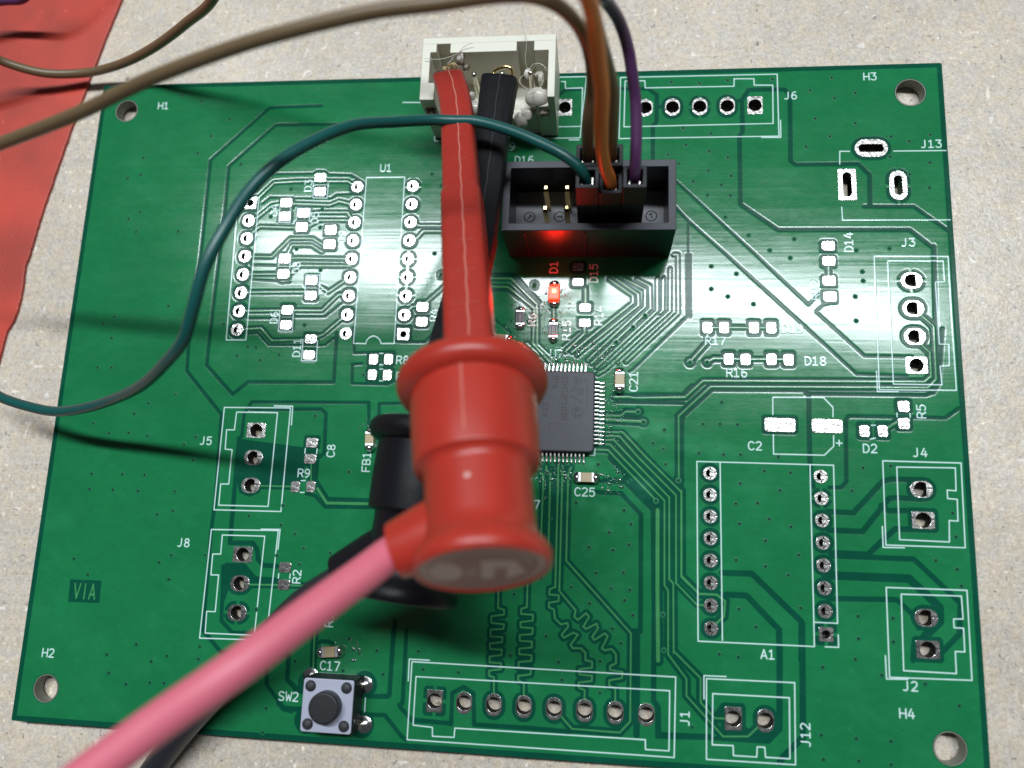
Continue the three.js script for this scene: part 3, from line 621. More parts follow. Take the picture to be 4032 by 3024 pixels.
const artRough = (() => {                                   // bare laminate is duller than mask over copper; smears change only the gloss
  const a = cb.getImageData(0, 0, TW, TH).data, d = new Uint8Array(TW * TH * 4);
  for (let y = 0; y < TH; y++) for (let x = 0; x < TW; x++) {
    const u = x / PX, v = y / PX, c = a[(y * TW + x) * 4] / 255;
    const r = 0.185 - 0.045 * c + 0.06 * (fbm(u * 0.12, v * 0.9) - 0.5) + 0.10 * Math.max(0, fbm(u * 0.16 + 7, v * 0.2) - 0.52) + 0.03 * (vnoise(u * 2, v * 8) - 0.5), i = ((TH - 1 - y) * TW + x) * 4;
    d[i] = d[i + 1] = d[i + 2] = Math.max(20, Math.min(255, r * 255)); d[i + 3] = 55 + 130 * c;
  }
  const t = new THREE.DataTexture(d, TW, TH); t.magFilter = THREE.LinearFilter; t.needsUpdate = true; return t;
})();

function inward(g) {                                        // a wall seen from inside its hole
  const p = g.attributes.position.array, n = g.attributes.normal.array;
  for (let i = 0; i < p.length; i += 9) for (let k = 0; k < 3; k++) { let s = p[i + 3 + k]; p[i + 3 + k] = p[i + 6 + k]; p[i + 6 + k] = s; s = n[i + 3 + k]; n[i + 3 + k] = n[i + 6 + k]; n[i + 6 + k] = s; }
  for (let i = 0; i < n.length; i++) n[i] = -n[i];
  return g;
}
// ------------------------------------------------------------------ circuit board: laminate, pads, vias
const THICK = 1.6;
const board = thing('circuit_board', 'green printed circuit board with white lettering and tinned pads lying on the beige tabletop', 'circuit board', 18.3, 27, TABLE);
const mask = phys({ map: artMap, bumpMap: artBump, bumpScale: 4.2e-5, roughness: 1, roughnessMap: artRough, specularIntensityMap: artRough, ior: 1.5 });
const edgeMat = phys({ color: rgb(0.035, 0.10, 0.05), roughness: 0.6 });
const mottle = (() => { const n = 256, d = new Uint8Array(n * n * 4); for (let y = 0; y < n; y++) for (let x = 0; x < n; x++) { const f = fbm(x / 26, y / 26), k = 0.5 + 0.5 * Math.min(1, Math.max(0, (f - 0.36) * 3.2)) + 0.12 * (vnoise(x / 5, y / 5) - 0.5), i = (y * n + x) * 4; d[i] = 255 * Math.min(1, k); d[i + 1] = 248 * Math.min(1, k); d[i + 2] = 240 * Math.min(1, k); d[i + 3] = 255; } const t = new THREE.DataTexture(d, n, n); t.magFilter = THREE.LinearFilter; t.wrapS = t.wrapT = THREE.RepeatWrapping; t.repeat.set(0.28, 0.28); t.needsUpdate = true; return t; })();
const tin = phys({ color: rgb(0.82, 0.80, 0.79), map: mottle, metalness: 1, roughness: 0.23, bumpScale: 1.6e-5, bumpMap: noiseTex(256, (x, y) => 0.6 * vnoise(x / 22, y / 22) + 0.4 * vnoise(x / 9, y / 9 + 30), 0.28) });
const barrelMat = phys({ color: rgb(0.035, 0.032, 0.027), metalness: 0.2, roughness: 0.85, specularIntensity: 0.4 });
const solder = phys({ color: rgb(0.72, 0.70, 0.69), metalness: 1, roughness: 0.2 });
{
  const sh = rrect(new THREE.Shape(), (U0 + U1) / 2, (V0 + V1) / 2, U1 - U0, V1 - V0, 0.25);
  const hole = (f) => { const p = new THREE.Path(); f(p); sh.holes.push(p); };
  for (const [k, u, v, w, h, d, cl, slot] of pads) hole((p) => slot ? rrect(p, u, v, w > h ? slot : d, w > h ? d : slot, d / 2) : p.absarc(u, -v, d / 2 + 0.02, 0, Math.PI * 2, true));
  for (const [u, v, r] of [[-34.72, -11.95, 1.52], [-34.72, 66.0, 1.52], [71.33, -11.95, 1.72], [71.33, 66.0, 1.62]]) hole((p) => p.absarc(u, -v, r, 0, Math.PI * 2, true));
  const g = new THREE.ExtrudeGeometry(sh, { depth: THICK, bevelEnabled: false, curveSegments: 14 }); g.rotateX(-Math.PI / 2); g.translate(0, -THICK, 0);
  const p = g.attributes.position, uv = g.attributes.uv; for (let i = 0; i < p.count; i++) uv.setXY(i, (p.getX(i) - U0) / (U1 - U0), 1 - (p.getZ(i) - V0) / (V1 - V0));
  part('laminate', g, [mask, edgeMat], board);
  const rim = lathe([[1.0, 0], [1.07, 0.012], [1.10, 0.0]], 40, 0, 0, 0);
  for (const [u, v, r] of [[-34.72, -11.95, 1.52], [-34.72, 66.0, 1.52], [71.33, -11.95, 1.72], [71.33, 66.0, 1.62]]) {
    const q = lathe([[r - 0.01, -THICK], [r - 0.01, 0.0], [r + 0.07, 0.014], [r + 0.15, 0.003]], 44, u, v, 0); part('mounting_hole_rim', q, phys({ color: rgb(0.16, 0.17, 0.13), roughness: 0.4 }), board);
  }
}
{
  const shared = new Map();
  for (const [k, u, v, w, h, d, cl, slot] of pads) {
    const key = [k, w, h, d, slot].join();
    if (!shared.has(key)) {
      const sh = rrect(new THREE.Shape(), 0, 0, w, h, k === 'o' ? Math.min(w, h) / 2 : 0.16), p = new THREE.Path();
      if (slot) rrect(p, 0, 0, w > h ? slot : d, w > h ? d : slot, d / 2); else p.absarc(0, 0, d / 2, 0, Math.PI * 2, true);
      sh.holes.push(p);
      const top = slab(sh, 0.002, 0.06, 0.022, 20), wall = new THREE.Shape(); 
      const inner = slot ? (() => { const q = rrect(new THREE.Shape(), 0, 0, w > h ? slot : d, w > h ? d : slot, d / 2), g = new THREE.ExtrudeGeometry(q, { depth: THICK, bevelEnabled: false, curveSegments: 14 }); const ng = g.toNonIndexed(), grp = g.groups[1], pos = ng.attributes.position.array.slice(grp.start * 3, (grp.start + grp.count) * 3); const o = new THREE.BufferGeometry(); o.setAttribute('position', new THREE.BufferAttribute(pos, 3)); o.setAttribute('uv', new THREE.BufferAttribute(new Float32Array(pos.length / 3 * 2), 2)); o.computeVertexNormals(); o.rotateX(-Math.PI / 2); o.translate(0, -THICK, 0); return o; })()
        : (() => { const g = new THREE.CylinderGeometry(d / 2, d / 2, THICK + 0.03, 28, 1, true); g.translate(0, -(THICK + 0.03) / 2 + 0.03, 0); return g; })();
      const g = mergeGeometries([prep(top), inward(prep(inner))], true); g.scale(MM, MM, MM); shared.set(key, g);
    }
    const m = new THREE.Mesh(shared.get(key), [tin, barrelMat]); m.name = 'through_hole_pad'; m.castShadow = m.receiveShadow = true; m.position.set((u - 18.3) * MM, -TABLE * MM, (v - 27) * MM); board.add(m);
  }
  for (const [u, v, w, h] of surf) {
    const key = 'smd' + (w / 0.2 | 0) + ',' + (h / 0.2 | 0);
    if (!shared.has(key)) { const g = slab(rrect(new THREE.Shape(), 0, 0, w, h, 0.34), 0.002, 0.12, 0.055, 6); g.scale(MM, MM, MM); shared.set(key, g); }
    const m = new THREE.Mesh(shared.get(key), tin); m.name = 'surface_pad'; m.castShadow = m.receiveShadow = true; m.position.set((u - 18.3) * MM, -TABLE * MM, (v - 27) * MM); board.add(m);
  }
  const dim = phys({ color: rgb(0.008, 0.135, 0.055), specularIntensity: 0.3, roughness: 0.45 }), pit = phys({ color: rgb(0.004, 0.032, 0.019), specularIntensity: 0.2, roughness: 0.6 });  // pit: near-black disc paints the shade of a hole, nothing is drilled
  const ring = lathe([[0.33, 0.001], [0.27, 0.012], [0.2, 0.016], [0.15, 0.010]], 14, 0, 0, 0), dot = lathe([[0.15, 0.010], [0.1, 0.007], [0.0001, 0.006]], 14, 0, 0, 0);
  const one = mergeGeometries([prep(ring), prep(dot)], true); one.scale(MM, MM, MM);
  const spare = [];
  vias.forEach(([u, v], i) => {
    if (i >= 298) { const g = one.clone(); g.translate((u - 18.3) * MM, -TABLE * MM, (v - 27) * MM); spare.push(g); return; }
    const m = new THREE.Mesh(one, [dim, pit]); m.name = 'via'; m.position.set((u - 18.3) * MM, -TABLE * MM, (v - 27) * MM); m.castShadow = m.receiveShadow = true; board.add(m);
  });
  if (spare.length) { const a = [], b = []; for (const g of spare) { const n = prep(g), cutAt = one.groups[1].start; const slice = (from, to) => { const o = new THREE.BufferGeometry(); for (const k of ['position', 'normal', 'uv']) { const s = n.attributes[k].itemSize; o.setAttribute(k, new THREE.BufferAttribute(n.attributes[k].array.slice(from * s, to * s), s)); } return o; }; a.push(slice(0, cutAt)); b.push(slice(cutAt, n.attributes.position.count)); }
    const m = new THREE.Mesh(mergeGeometries([mergeGeometries(a), mergeGeometries(b)], true), [dim, pit]); m.name = 'via_cluster'; m.userData.kind = 'stuff'; board.add(m); }
}

// ------------------------------------------------------------------ soldered components (parts of the board)
const grain = (s, k) => noiseTex(256, (x, y) => 0.5 * vnoise(x / s, y / s) + 0.5 * hash(x, y), k);
const blackPlastic = phys({ color: rgb(0.013, 0.013, 0.017), specularIntensity: 0.5, roughness: 0.46, bumpMap: grain(4, 0.35), bumpScale: 1.4e-5 });
const gold = phys({ color: rgb(0.95, 0.72, 0.32), metalness: 1, roughness: 0.22 });
{ // quad flat microcontroller
  const cv = document.createElement('canvas'); cv.width = cv.height = 512; const c = cv.getContext('2d'), k = 512 / 10;
  c.fillStyle = 'rgb(50,50,59)'; c.fillRect(0, 0, 512, 512);
  const im = c.getImageData(0, 0, 512, 512); for (let y = 0; y < 512; y++) for (let x = 0; x < 512; x++) { const i = (y * 512 + x) * 4, s = 1 + 0.34 * (hash(x >> 1, y >> 1) - 0.5) + 0.2 * (vnoise(x / 5, y / 5) - 0.5); im.data[i] *= s; im.data[i + 1] *= s; im.data[i + 2] *= s; } c.putImageData(im, 0, 0);
  c.scale(k, k); c.strokeStyle = 'rgb(14,14,19)'; c.fillStyle = 'rgb(18,18,22)'; c.lineWidth = 0.14; c.lineCap = c.lineJoin = 'round';
  letters(c, 'STM32F103R', 6.28, 3.35, 0.62, -1); letters(c, 'BT6', 5.15, 1.5, 0.62, -1); letters(c, '93', 3.95, 4.55, 0.6, -1); letters(c, 'X', 3.95, 5.6, 0.5, -1); letters(c, 'e3', 7.95, 5.15, 0.62, -1);
  c.lineWidth = 0.1; c.beginPath(); c.arc(7.92, 5.15, 0.66, 0, 7); c.stroke();
  const st = (s, close) => { c.beginPath(); pt(s).forEach(([x, y], i) => c[i ? 'lineTo' : 'moveTo'](x, y)); if (close) c.closePath(); c.stroke(); };
  c.lineWidth = 0.09; st('7.6,0.75 9.0,1.3 9.05,4.2'); st('7.55,0.8 7.5,1.7 8.3,1.25', 1); for (const f of [0.2, 0.45, 0.7]) st((7.6 + f * 0.3) + ',' + (0.95 + f * 0.3) + ' ' + (7.55 + f * 0.5) + ',' + (1.6 - f * 0.15));
  st('8.3,1.25 8.0,1.8 7.3,2.2 7.1,2.5 8.5,2.2 8.5,3.0 7.9,2.65', 0); for (const y of [2.4, 2.58, 2.76, 2.94]) st('7.9,' + y + ' 8.5,' + y); st('7.2,3.1 8.5,3.9'); st('7.15,3.25 8.4,4.02'); st('7.1,2.3 7.4,2.55');
  c.lineWidth = 0.05; st('6.3,6.55 4.6,6.55 4.55,8.1'); st('5.0,6.9 5.2,7.3 5.0,7.6 5.5,7.2'); st('5.7,6.8 5.8,7.4 6.1,6.9 6.2,7.5');
  const t = new THREE.CanvasTexture(cv); t.colorSpace = THREE.SRGBColorSpace;
  const cu = 27.3, cw = 30.05, sh = rrect(new THREE.Shape(), cu, cw, 9.9, 9.9, 0.55);
  const g = merge([slab(sh, 0.75, 0.75, 0.16, 6), slab(rrect(new THREE.Shape(), cu, cw, 9.95, 9.95, 0.6), 0.15, 0.66, 0.12, 6)]);
  const p = g.attributes.position, uv = g.attributes.uv; for (let i = 0; i < p.count; i++) { const top = p.getY(i) > 1.4; uv.setXY(i, top ? (p.getX(i) - cu + 5) / 10 : 0.02, top ? 1 - (p.getZ(i) - cw + 5) / 10 : 0.02); }
  const chip = part('microcontroller', g, phys({ map: t, roughness: 0.5, bumpMap: grain(3, 3), bumpScale: 1.2e-5 }), board);
  const pin = (u, v, ang) => { const q = merge([box(0, 5.15, 0.62, 0.22, 0.5, 0.14, 0.03), box(0, 5.45, 0.1, 0.22, 0.14, 0.6, 0.03), box(0, 5.8, 0.02, 0.22, 0.55, 0.14, 0.03)]); const f = blob(0, 6.05, 0.06, 0.15, 0.26, 0.14, 0.25, 2); const o = merge([q, f]); o.rotateY(ang); o.translate(u, 0, v); return o; };
  [0, 1, 2, 3].forEach((s) => { for (let i = 0; i < 16; i++) { const o = (i - 7.5) * 0.5, a = s * Math.PI / 2; part('pin', pin(cu + o * Math.cos(a), cw - o * Math.sin(a), a), solder, chip); } });
}
function fillet(u, v, ru, rv, h = 0.55) { return blob(u, v, h * 0.45, ru, rv, h, 0.16, 3); }
const ceramic = phys({ color: rgb(0.42, 0.33, 0.19), roughness: 0.45 }), capEnd = phys({ color: rgb(0.72, 0.72, 0.72), metalness: 0.9, roughness: 0.35 });
function capacitor(u, v, along, turn = 0, len = 2.0, wid = 1.2, tone = ceramic) {
  const turnIt = (g) => { g.rotateY(turn); g.translate(u, 0, v); return g; }, L = (a, b) => along === 'u' ? [a, b] : [b, a];
  const b = (a, w, d, t, r) => box(...L(a, 0), 0.08, ...L(w, d), t, r);
  const c = part('ceramic_capacitor', turnIt(b(0, len - 0.5, wid - 0.06, 0.9, 0.06)), tone, board);
  for (const s of [-1, 1]) { part('end_cap', turnIt(b(s * (len / 2 - 0.2), 0.4, wid, 0.95, 0.1)), capEnd, c); part('solder_fillet', turnIt(fillet(...L(s * (len / 2 + 0.12), 0), ...L(0.52, wid * 0.56), 0.8)), solder, c); }
  return c;
}
capacitor(35.24, 25.95, 'v', 0); capacitor(31.4, 37.95, 'u', 0); capacitor(1.38, 59.62, 'u', 0.1, 2.1, 1.25); 
capacitor(20.3, 20.95, 'u', -0.08, 2.0, 1.2); capacitor(4.4, 34.0, 'v', 0.05, 1.9, 1.15);
const resBlack = phys({ color: rgb(0.018, 0.017, 0.018), roughness: 0.3 });
function resistor(u, v, turn, code) {
  const turnIt = (g) => { g.rotateY(turn); g.translate(u, 0, v); return g; };
  const r = part('resistor', turnIt(box(0, 0, 0.08, 1.15, 1.35, 0.5, 0.05)), resBlack, board);
  for (const s of [-1, 1]) { part('end_cap', turnIt(box(0, s * 0.83, 0.08, 1.2, 0.36, 0.54, 0.08)), phys({ color: rgb(0.5, 0.49, 0.48), metalness: 0.95, roughness: 0.3 }), r); part('solder_fillet', turnIt(fillet(0, s * 1.12, 0.6, 0.42, 0.5)), solder, r); }
  if (code) {
    const cv = document.createElement('canvas'); cv.width = 64; cv.height = 128; const c = cv.getContext('2d'); c.fillStyle = 'rgb(22,20,21)'; c.fillRect(0, 0, 64, 128); c.strokeStyle = 'rgb(170,165,165)'; c.lineWidth = 6; letters(c, code, 32, 64, 30, 1);
    const t = new THREE.CanvasTexture(cv); t.colorSpace = THREE.SRGBColorSpace; const q = new THREE.PlaneGeometry(0.62, 1.24); q.rotateX(-Math.PI / 2); q.translate(0, 0.584, 0); part('value_print', turnIt(q), phys({ map: t, roughness: 0.4 }), r);
  }
}
resistor(26.92, 19.7, 0, '6200'); resistor(22.68, 18.1, 0.02, '1001');
{ // lit red indicator
  const led = part('indicator_led', [box(26.88, 14.88, 0.12, 1.42, 2.6, 0.28, 0.04)], phys({ color: rgb(0.25, 0.12, 0.05), roughness: 0.5 }), board);
  part('led_lens', box(26.88, 14.92, 0.36, 1.42, 1.8, 0.5, 0.14), phys({ color: rgb(0.25, 0.015, 0.008), roughness: 0.35, emissive: rgb(1, 0.030, 0.007), emissiveIntensity: 4.2 }), led);
  part('led_die', box(26.9, 14.7, 0.8, 0.5, 0.5, 0.09, 0.03), phys({ color: rgb(1, 0.7, 0.3), emissive: rgb(1, 0.6, 0.15), emissiveIntensity: 3.5 }), led);
  for (const s of [-1, 1]) part('solder_fillet', fillet(26.88, 14.9 + s * 1.35, 0.62, 0.42, 0.5), solder, led);
  const lamp = new THREE.PointLight(rgb(1, 0.012, 0.006), 0.00018, 0, 2); lamp.name = 'led_glow'; lamp.position.copy(W3(26.88, 14.8, 1.25)); lamp.castShadow = true; lamp.shadow.radius = 0.035; scene.add(lamp);
}
{ // pin header with a shroud
  const cu = 31.1, cw = 5.55, OW = 20.3, OD = 8.75, Hh = 9.0, wall = 0.92;
  const sh = rrect(new THREE.Shape(), cu, cw, OW, OD, 0.15); const p = new THREE.Path(); rrect(p, cu, cw, OW - wall * 2, OD - wall * 2, 0.1); sh.holes.push(p);
  const hd = part('box_header', [slab(sh, 0.02, Hh, 0.06, 4)], phys({ color: rgb(0.011, 0.011, 0.015), roughness: 0.30, bumpMap: grain(4, 0.35), bumpScale: 1.2e-5 }), board);
  part('header_floor', [box(cu, cw, 0.05, OW - wall * 2 + 0.02, OD - wall * 2 + 0.02, 2.24, 0)], phys({ color: rgb(0.14, 0.14, 0.155), roughness: 0.6, bumpMap: grain(4, 0.35), bumpScale: 1.4e-5 }), hd);  // same black plastic; greyer colour paints in the light reaching the floor
  { const rs = rrect(new THREE.Shape(), cu, cw, OW - 0.1, OD - 0.1, 0.12), rp = new THREE.Path(); rrect(rp, cu, cw, OW - wall * 2 + 0.1, OD - wall * 2 + 0.1, 0.1); rs.holes.push(rp); part('header_rim', slab(rs, Hh, 0.05, 0.02, 4), phys({ color: rgb(0.075, 0.075, 0.088), roughness: 0.6, bumpMap: grain(4, 0.35), bumpScale: 2.5e-5 }), hd); }  // same black plastic; paler colour stands in for light the rim catches
  for (const u of [23.6, 30.75]) part('wall_rib', box(u, cw + OD / 2, 0.3, 0.2, 0.24, 8.2, 0.05), blackPlastic, hd);
  const gaugeWalls = box(cu - OW / 2 + 1.55, cw + 2.4, 2.3, 0.22, 1.8, 1.6, 0.05); part('inner_step', gaugeWalls, blackPlastic, hd); part('inner_step', box(cu + OW / 2 - 1.45, cw + 2.4, 2.3, 0.18, 1.8, 1.6, 0.05), blackPlastic, hd);
  const tip = merge([box(0, 0, 2.3, 0.62, 0.62, 5.6, 0.06), (() => { const g = new THREE.CylinderGeometry(0.26, 0.43, 0.55, 4, 1); g.rotateY(Math.PI / 4); g.translate(0, 8.15, 0); return g; })(), box(0, 0, -1.98, 0.5, 0.5, 2.0, 0.05)]);
  let first; for (let i = 0; i < 5; i++) for (const v of [4.27, 6.82]) { const g = tip.clone(); g.translate(cu + (i - 2) * 2.54, 0, v); part('pin', g, gold, hd); }
  const dark = phys({ color: rgb(0.004, 0.004, 0.005), roughness: 0.8 });
  for (const [u, v, a] of [[23.6, 5.42, 0.7], [27.42, 5.4, 1.6], [38.84, 5.38, -0.3]]) {                   // mould marks: a ring with a T
    const ring = new THREE.TorusGeometry(0.66, 0.06, 8, 30); ring.rotateX(Math.PI / 2); const b1 = box(0, 0.05, -0.03, 0.13, 0.62, 0.06, 0.02), b2 = box(0, -0.28, -0.03, 0.55, 0.13, 0.06, 0.02);
    const g = merge([ring, b1, b2]); g.rotateY(-a); g.translate(u, 2.29, v); part('mould_mark', g, dark, hd);
  }
}
{ // tactile push switch
  const cu = 2.52, cw = 65.05;
  const sw = part('push_switch', [box(cu + 0.1, cw + 0.05, 0.1, 5.95, 5.95, 3.2, 0.15)], blackPlastic, board);
  part('switch_plate', slab(rrect(new THREE.Shape(), cu, cw, 5.95, 5.8, 0.3), 3.3, 0.3, 0.06), phys({ color: rgb(0.44, 0.45, 0.56), roughness: 0.42, metalness: 0.15, bumpMap: noiseTex(128, (x, y) => vnoise(x / 2, y / 30), 0.6), bumpScale: 4e-6 }), sw);
  for (const [a, b] of [[-1, -1], [1, -1], [-1, 1], [1, 1]]) { const g = new THREE.SphereGeometry(0.64, 24, 12, 0, Math.PI * 2, 0, Math.PI / 2); g.scale(1, 0.62, 1); g.translate(cu + a * 2.13, 3.6, cw + b * 2.07); part('rivet', g, phys({ color: rgb(0.03, 0.03, 0.035), roughness: 0.38, bumpMap: grain(6, 1.5), bumpScale: 2e-5 }), sw); }
  part('push_button', lathe([[1.75, 0], [1.75, 1.25], [1.66, 1.36], [1.5, 1.39], [0.001, 1.39]], 48, cu, cw, 3.6), phys({ color: rgb(0.012, 0.012, 0.015), roughness: 0.48, bumpMap: grain(8, 2), bumpScale: 1e-5 }), sw);
  for (const [u, v] of [[5.72, 63.19], [5.97, 67.62], [-0.95, 62.62], [-0.8, 67.4]]) {
    part('solder_joint', lathe([[0.98, 0.003], [0.9, 0.05], [0.6, 0.16], [0.4, 0.36], [0.0001, 0.42]], 30, u, v, 0), solder, sw);
    part('switch_leg', [box(u - Math.sign(u - cu) * 0.5, v, 0.05, 0.8, 0.62, 1.0, 0.08), box(u, v, -1.98, 0.5, 0.6, 2.2, 0.06)], phys({ color: rgb(0.7, 0.65, 0.5), metalness: 1, roughness: 0.3 }), sw);
  }
}
{ // cream wire-to-board socket with hot glue
  const cream = phys({ color: rgb(0.72, 0.69, 0.58), roughness: 0.42, sheen: 0 }), Hc = 9.5;
  const b = (u0, u1, v0, v1, h0, h1, r = 0.12) => box((u0 + u1) / 2, (v0 + v1) / 2, h0, u1 - u0, v1 - v0, h1 - h0, r);
  const body = [b(10.2, 26.8, -15.3, -14.4, 0.02, Hc), b(10.2, 11.25, -14.5, -6.9, 0.02, Hc - 0.01), b(25.9, 26.8, -14.5, -6.9, 0.02, Hc - 0.02), b(10.9, 12.0, -14.5, -13.3, 2, Hc - 0.03), b(13.7, 22.0, -14.5, -13.15, 2.0, Hc - 0.015), b(24.1, 26.2, -14.5, -13.15, 2.0, Hc - 0.025),
    b(10.22, 12.0, -8.3, -6.88, 0.03, Hc - 0.03), b(10.8, 12.0, -9.2, -8.2, 0.03, Hc - 0.05), b(11.9, 22.4, -8.1, -6.95, 0.03, 4.6), b(22.3, 24.6, -8.6, -7.3, 0.03, 5.2), b(24.5, 26.7, -8.4, -6.92, 0.03, Hc - 2.2), b(11.0, 26.0, -14.5, -7.5, 0.04, 2.4, 0.05), b(10.3, 10.95, -12.5, -9.5, 7.2, Hc + 0.0, 0.1)];
  const so = part('wire_socket', body, cream, board);
  for (const u of [13.3, 16.75, 20.25, 23.75]) part('pin', [cyl(u, -10.5, 2.3, 0.42, 6.5, 16, 0.36), (() => { const g = new THREE.SphereGeometry(0.36, 14, 8); g.translate(u, 8.8, -10.5); return g; })(), cyl(u, -10.5, -1.98, 0.4, 2.2)], phys({ color: rgb(0.62, 0.58, 0.5), metalness: 1, roughness: 0.28 }), so);
  const glue = phys({ color: rgb(0.58, 0.54, 0.47), roughness: 0.24, clearcoat: 0.4 });
  for (const [u, v, h, ru, rv, rh, w] of [[24.6, -8.4, 6.6, 1.5, 1.5, 1.7, 0.5], [25.0, -7.6, 5.6, 0.9, 1.1, 1.2, 0.4], [22.3, -6.7, 4.4, 1.0, 0.95, 1.2, 0.35], [23.0, -7.1, 5.0, 0.8, 0.8, 0.9, 0.6], [21.9, -6.3, 3.2, 0.7, 0.6, 0.9, 0.4], [16.4, -8.1, 4.9, 1.3, 1.1, 1.2, 0.4], [16.1, -9.2, 6.2, 0.45, 0.6, 0.8, 0.5], [23.2, -11.6, 7.0, 0.55, 0.8, 0.7, 0.6], [24.9, -10.6, 7.4, 0.4, 0.8, 0.9, 0.7], [24.6, -11.4, 7.0, 0.5, 0.35, 0.5, 0.6]]) part('glue_blob', blob(u, v, h, ru, rv, rh, w * 0.8, 5, 1.1), glue, so);
  const soot = phys({ color: rgb(0.16, 0.12, 0.09), roughness: 0.35 });
  for (const [u, v, h, ru, rv, rh] of [[14.9, -12.8, 9.1, 0.55, 1.0, 0.4], [15.6, -11.9, 8.4, 0.45, 0.5, 0.35], [11.2, -6.9, 6.6, 0.7, 1.0, 1.1], [25.4, -6.6, 6.2, 0.55, 0.35, 0.35]]) part('burnt_glue', blob(u, v, h, ru, rv, rh, 0.5, 4, 2), soot, so);
  const hair = phys({ color: rgb(0.62, 0.58, 0.5), roughness: 0.4 });
  for (const s of ['23.3,-11.5,7.5 23.0,-12.5,8.6 23.2,-14.0,9.8 22.8,-15.6,10.6 22.5,-16.8,11', '23.2,-11.4,7.4 22.4,-10.4,8 22.5,-9.4,8.3 23.6,-8.7,8.2 25.0,-8.3,8', '23.3,-11.8,7.6 24.2,-12.2,8.2 25.2,-11.8,8.4 25.6,-11.2,8', '23.6,-11.6,7.2 24.6,-11.8,8.8 25.8,-11.2,8.6', '24.0,-10.8,7.6 24.1,-9.8,7.4 24.3,-8.8,7.6', '25.3,-10.2,7.8 24.9,-9.4,7.6 24.7,-8.6,7.4', '14.6,-13.0,9.4 13.4,-12.4,9.6 12.2,-12.1,9.8 10.6,-12.2,9.9', '14.7,-13.1,9.4 15.6,-13.7,9.9 16.6,-14.0,10.1', '14.2,-12.6,9.4 13.5,-11.6,9.5', '10.2,-11.2,9 9.9,-12,9.4', '12.6,-7,4 12.0,-6.2,3 12.6,-5.6,2.2 12.2,-5,1.2 12.8,-4.3,.6', '12.7,-6.8,3.6 12.3,-5.4,1.8 11.7,-4.6,.9 11.2,-4.2,.3', '12.9,-6.6,3 13.2,-5.4,2 12.4,-4.9,1 13,-4.1,.2']) part('glue_string', tube(s, 0.036, 60, 6), hair, so);
}
{ // flux residue splashed round the hand-soldered parts
  const geos = []; const spots = [[27, 23.2, 7, 1.8, 240], [33.8, 30, 2, 5, 150], [27, 37.6, 6, 1.6, 240], [34.6, 38.2, 1.6, 1.8, 60], [35.2, 25.5, 2, 2.4, 90], [26.9, 17, 2.4, 4, 190], [22.7, 18.5, 2, 3, 130], [20.6, 21.5, 2, 1.6, 70], [3.2, 59.6, 2.0, 1.6, 90], [4.2, 33, 1.6, 2.4, 60], [25, 41, 4, 3, 90], [33, 23, 3.4, 2, 110]];
  for (const [u, v, ru, rv, n] of spots) for (let i = 0; i < n; i++) { const a = rnd() * 6.283, q = Math.pow(rnd(), 0.75), r = rr(0.03, 0.10) * (rnd() < 0.12 ? 2.2 : 1); const g = new THREE.SphereGeometry(1, 7, 4, 0, Math.PI * 2, 0, Math.PI / 2); g.scale(r * rr(0.8, 1.9), r * rr(0.35, 0.7), r); g.rotateY(rnd() * 3); g.translate(u + Math.cos(a) * ru * q, 0.002, v + Math.sin(a) * rv * q); geos.push(prep(g)); }
  const m = part('flux_residue', mergeGeometries(geos), phys({ color: rgb(0.02, 0.10, 0.05), roughness: 0.09, clearcoat: 1, clearcoatRoughness: 0.03 }), board); m.userData.kind = 'stuff';
}

// ------------------------------------------------------------------ jumper wires plugged on the header
const housing = (u, v, top) => { const sh = rrect(new THREE.Shape(), u, v, 2.5, 2.5, 0.12), p = new THREE.Path(); rrect(p, u, v, 1.66, 1.66, 0.06); sh.holes.push(p); return [slab(sh, top - 14, 14, 0.05, 3), box(u, v, top - 13.9, 1.7, 1.7, 10.6, 0)]; };
const crimp = phys({ color: rgb(0.75, 0.7, 0.6), metalness: 1, roughness: 0.3 });
function jumper(label, col, u, v, top, paths, rad = 0.62) {
  const o = thing('jumper_wire', label, 'jumper wire', u, v, 2.4); o.userData.group = 'jumper wires plugged on the black header';
  const ins = phys({ color: col, roughness: 0.36, bumpMap: grain(20, 3), bumpScale: 5e-6 });
  part('wire', paths.map((s) => { const c = curve(s), p = c.points; for (let i = 4; i < p.length - 5; i++) { p[i].x += rr(-0.14, 0.14); p[i].z += rr(-0.14, 0.14); } return tube(c, rad, 300, 16); }), ins, o);
  part('connector_housing', housing(u, v, top), blackPlastic, o);
  part('crimp_contact', [box(u - 0.55, v + 0.1, top - 3.4, 0.12, 0.9, 2.5, 0.02), box(u + 0.55, v + 0.1, top - 3.4, 0.12, 0.9, 2.5, 0.02)], crimp, o);
  return o;
}
jumper('dark green jumper wire looping over the red and black test clips to the left edge', rgb(0.004, 0.080, 0.072), 31.1, 6.81, 16.4, ['-45.34,28.83,5 -42.12,30.48,6 -37.33,31.77,7 -32.93,32.46,8 -27.75,32.35,10 -22.07,31.52,13 -15.77,30.59,18 -10.45,29.37,23 -7.02,27.47,26 -5.36,24.75,28 -4.2,21.59,29 -2.85,18.09,29 -0.92,13.31,28 1.26,9.96,27 4.09,6.39,25 6.99,3.57,22.3 10.33,1.31,19 13.67,-0.17,16.6 16.13,-0.39,15.95 18.3,-0.16,15.9 22.21,1.12,16.4 26.02,3.11,17 28.83,4.88,17.3 30.34,6.06,16.8 30.95,6.7,15.2 31.1,6.81,13.2']);
const brown = rgb(0.15, 0.10, 0.05);
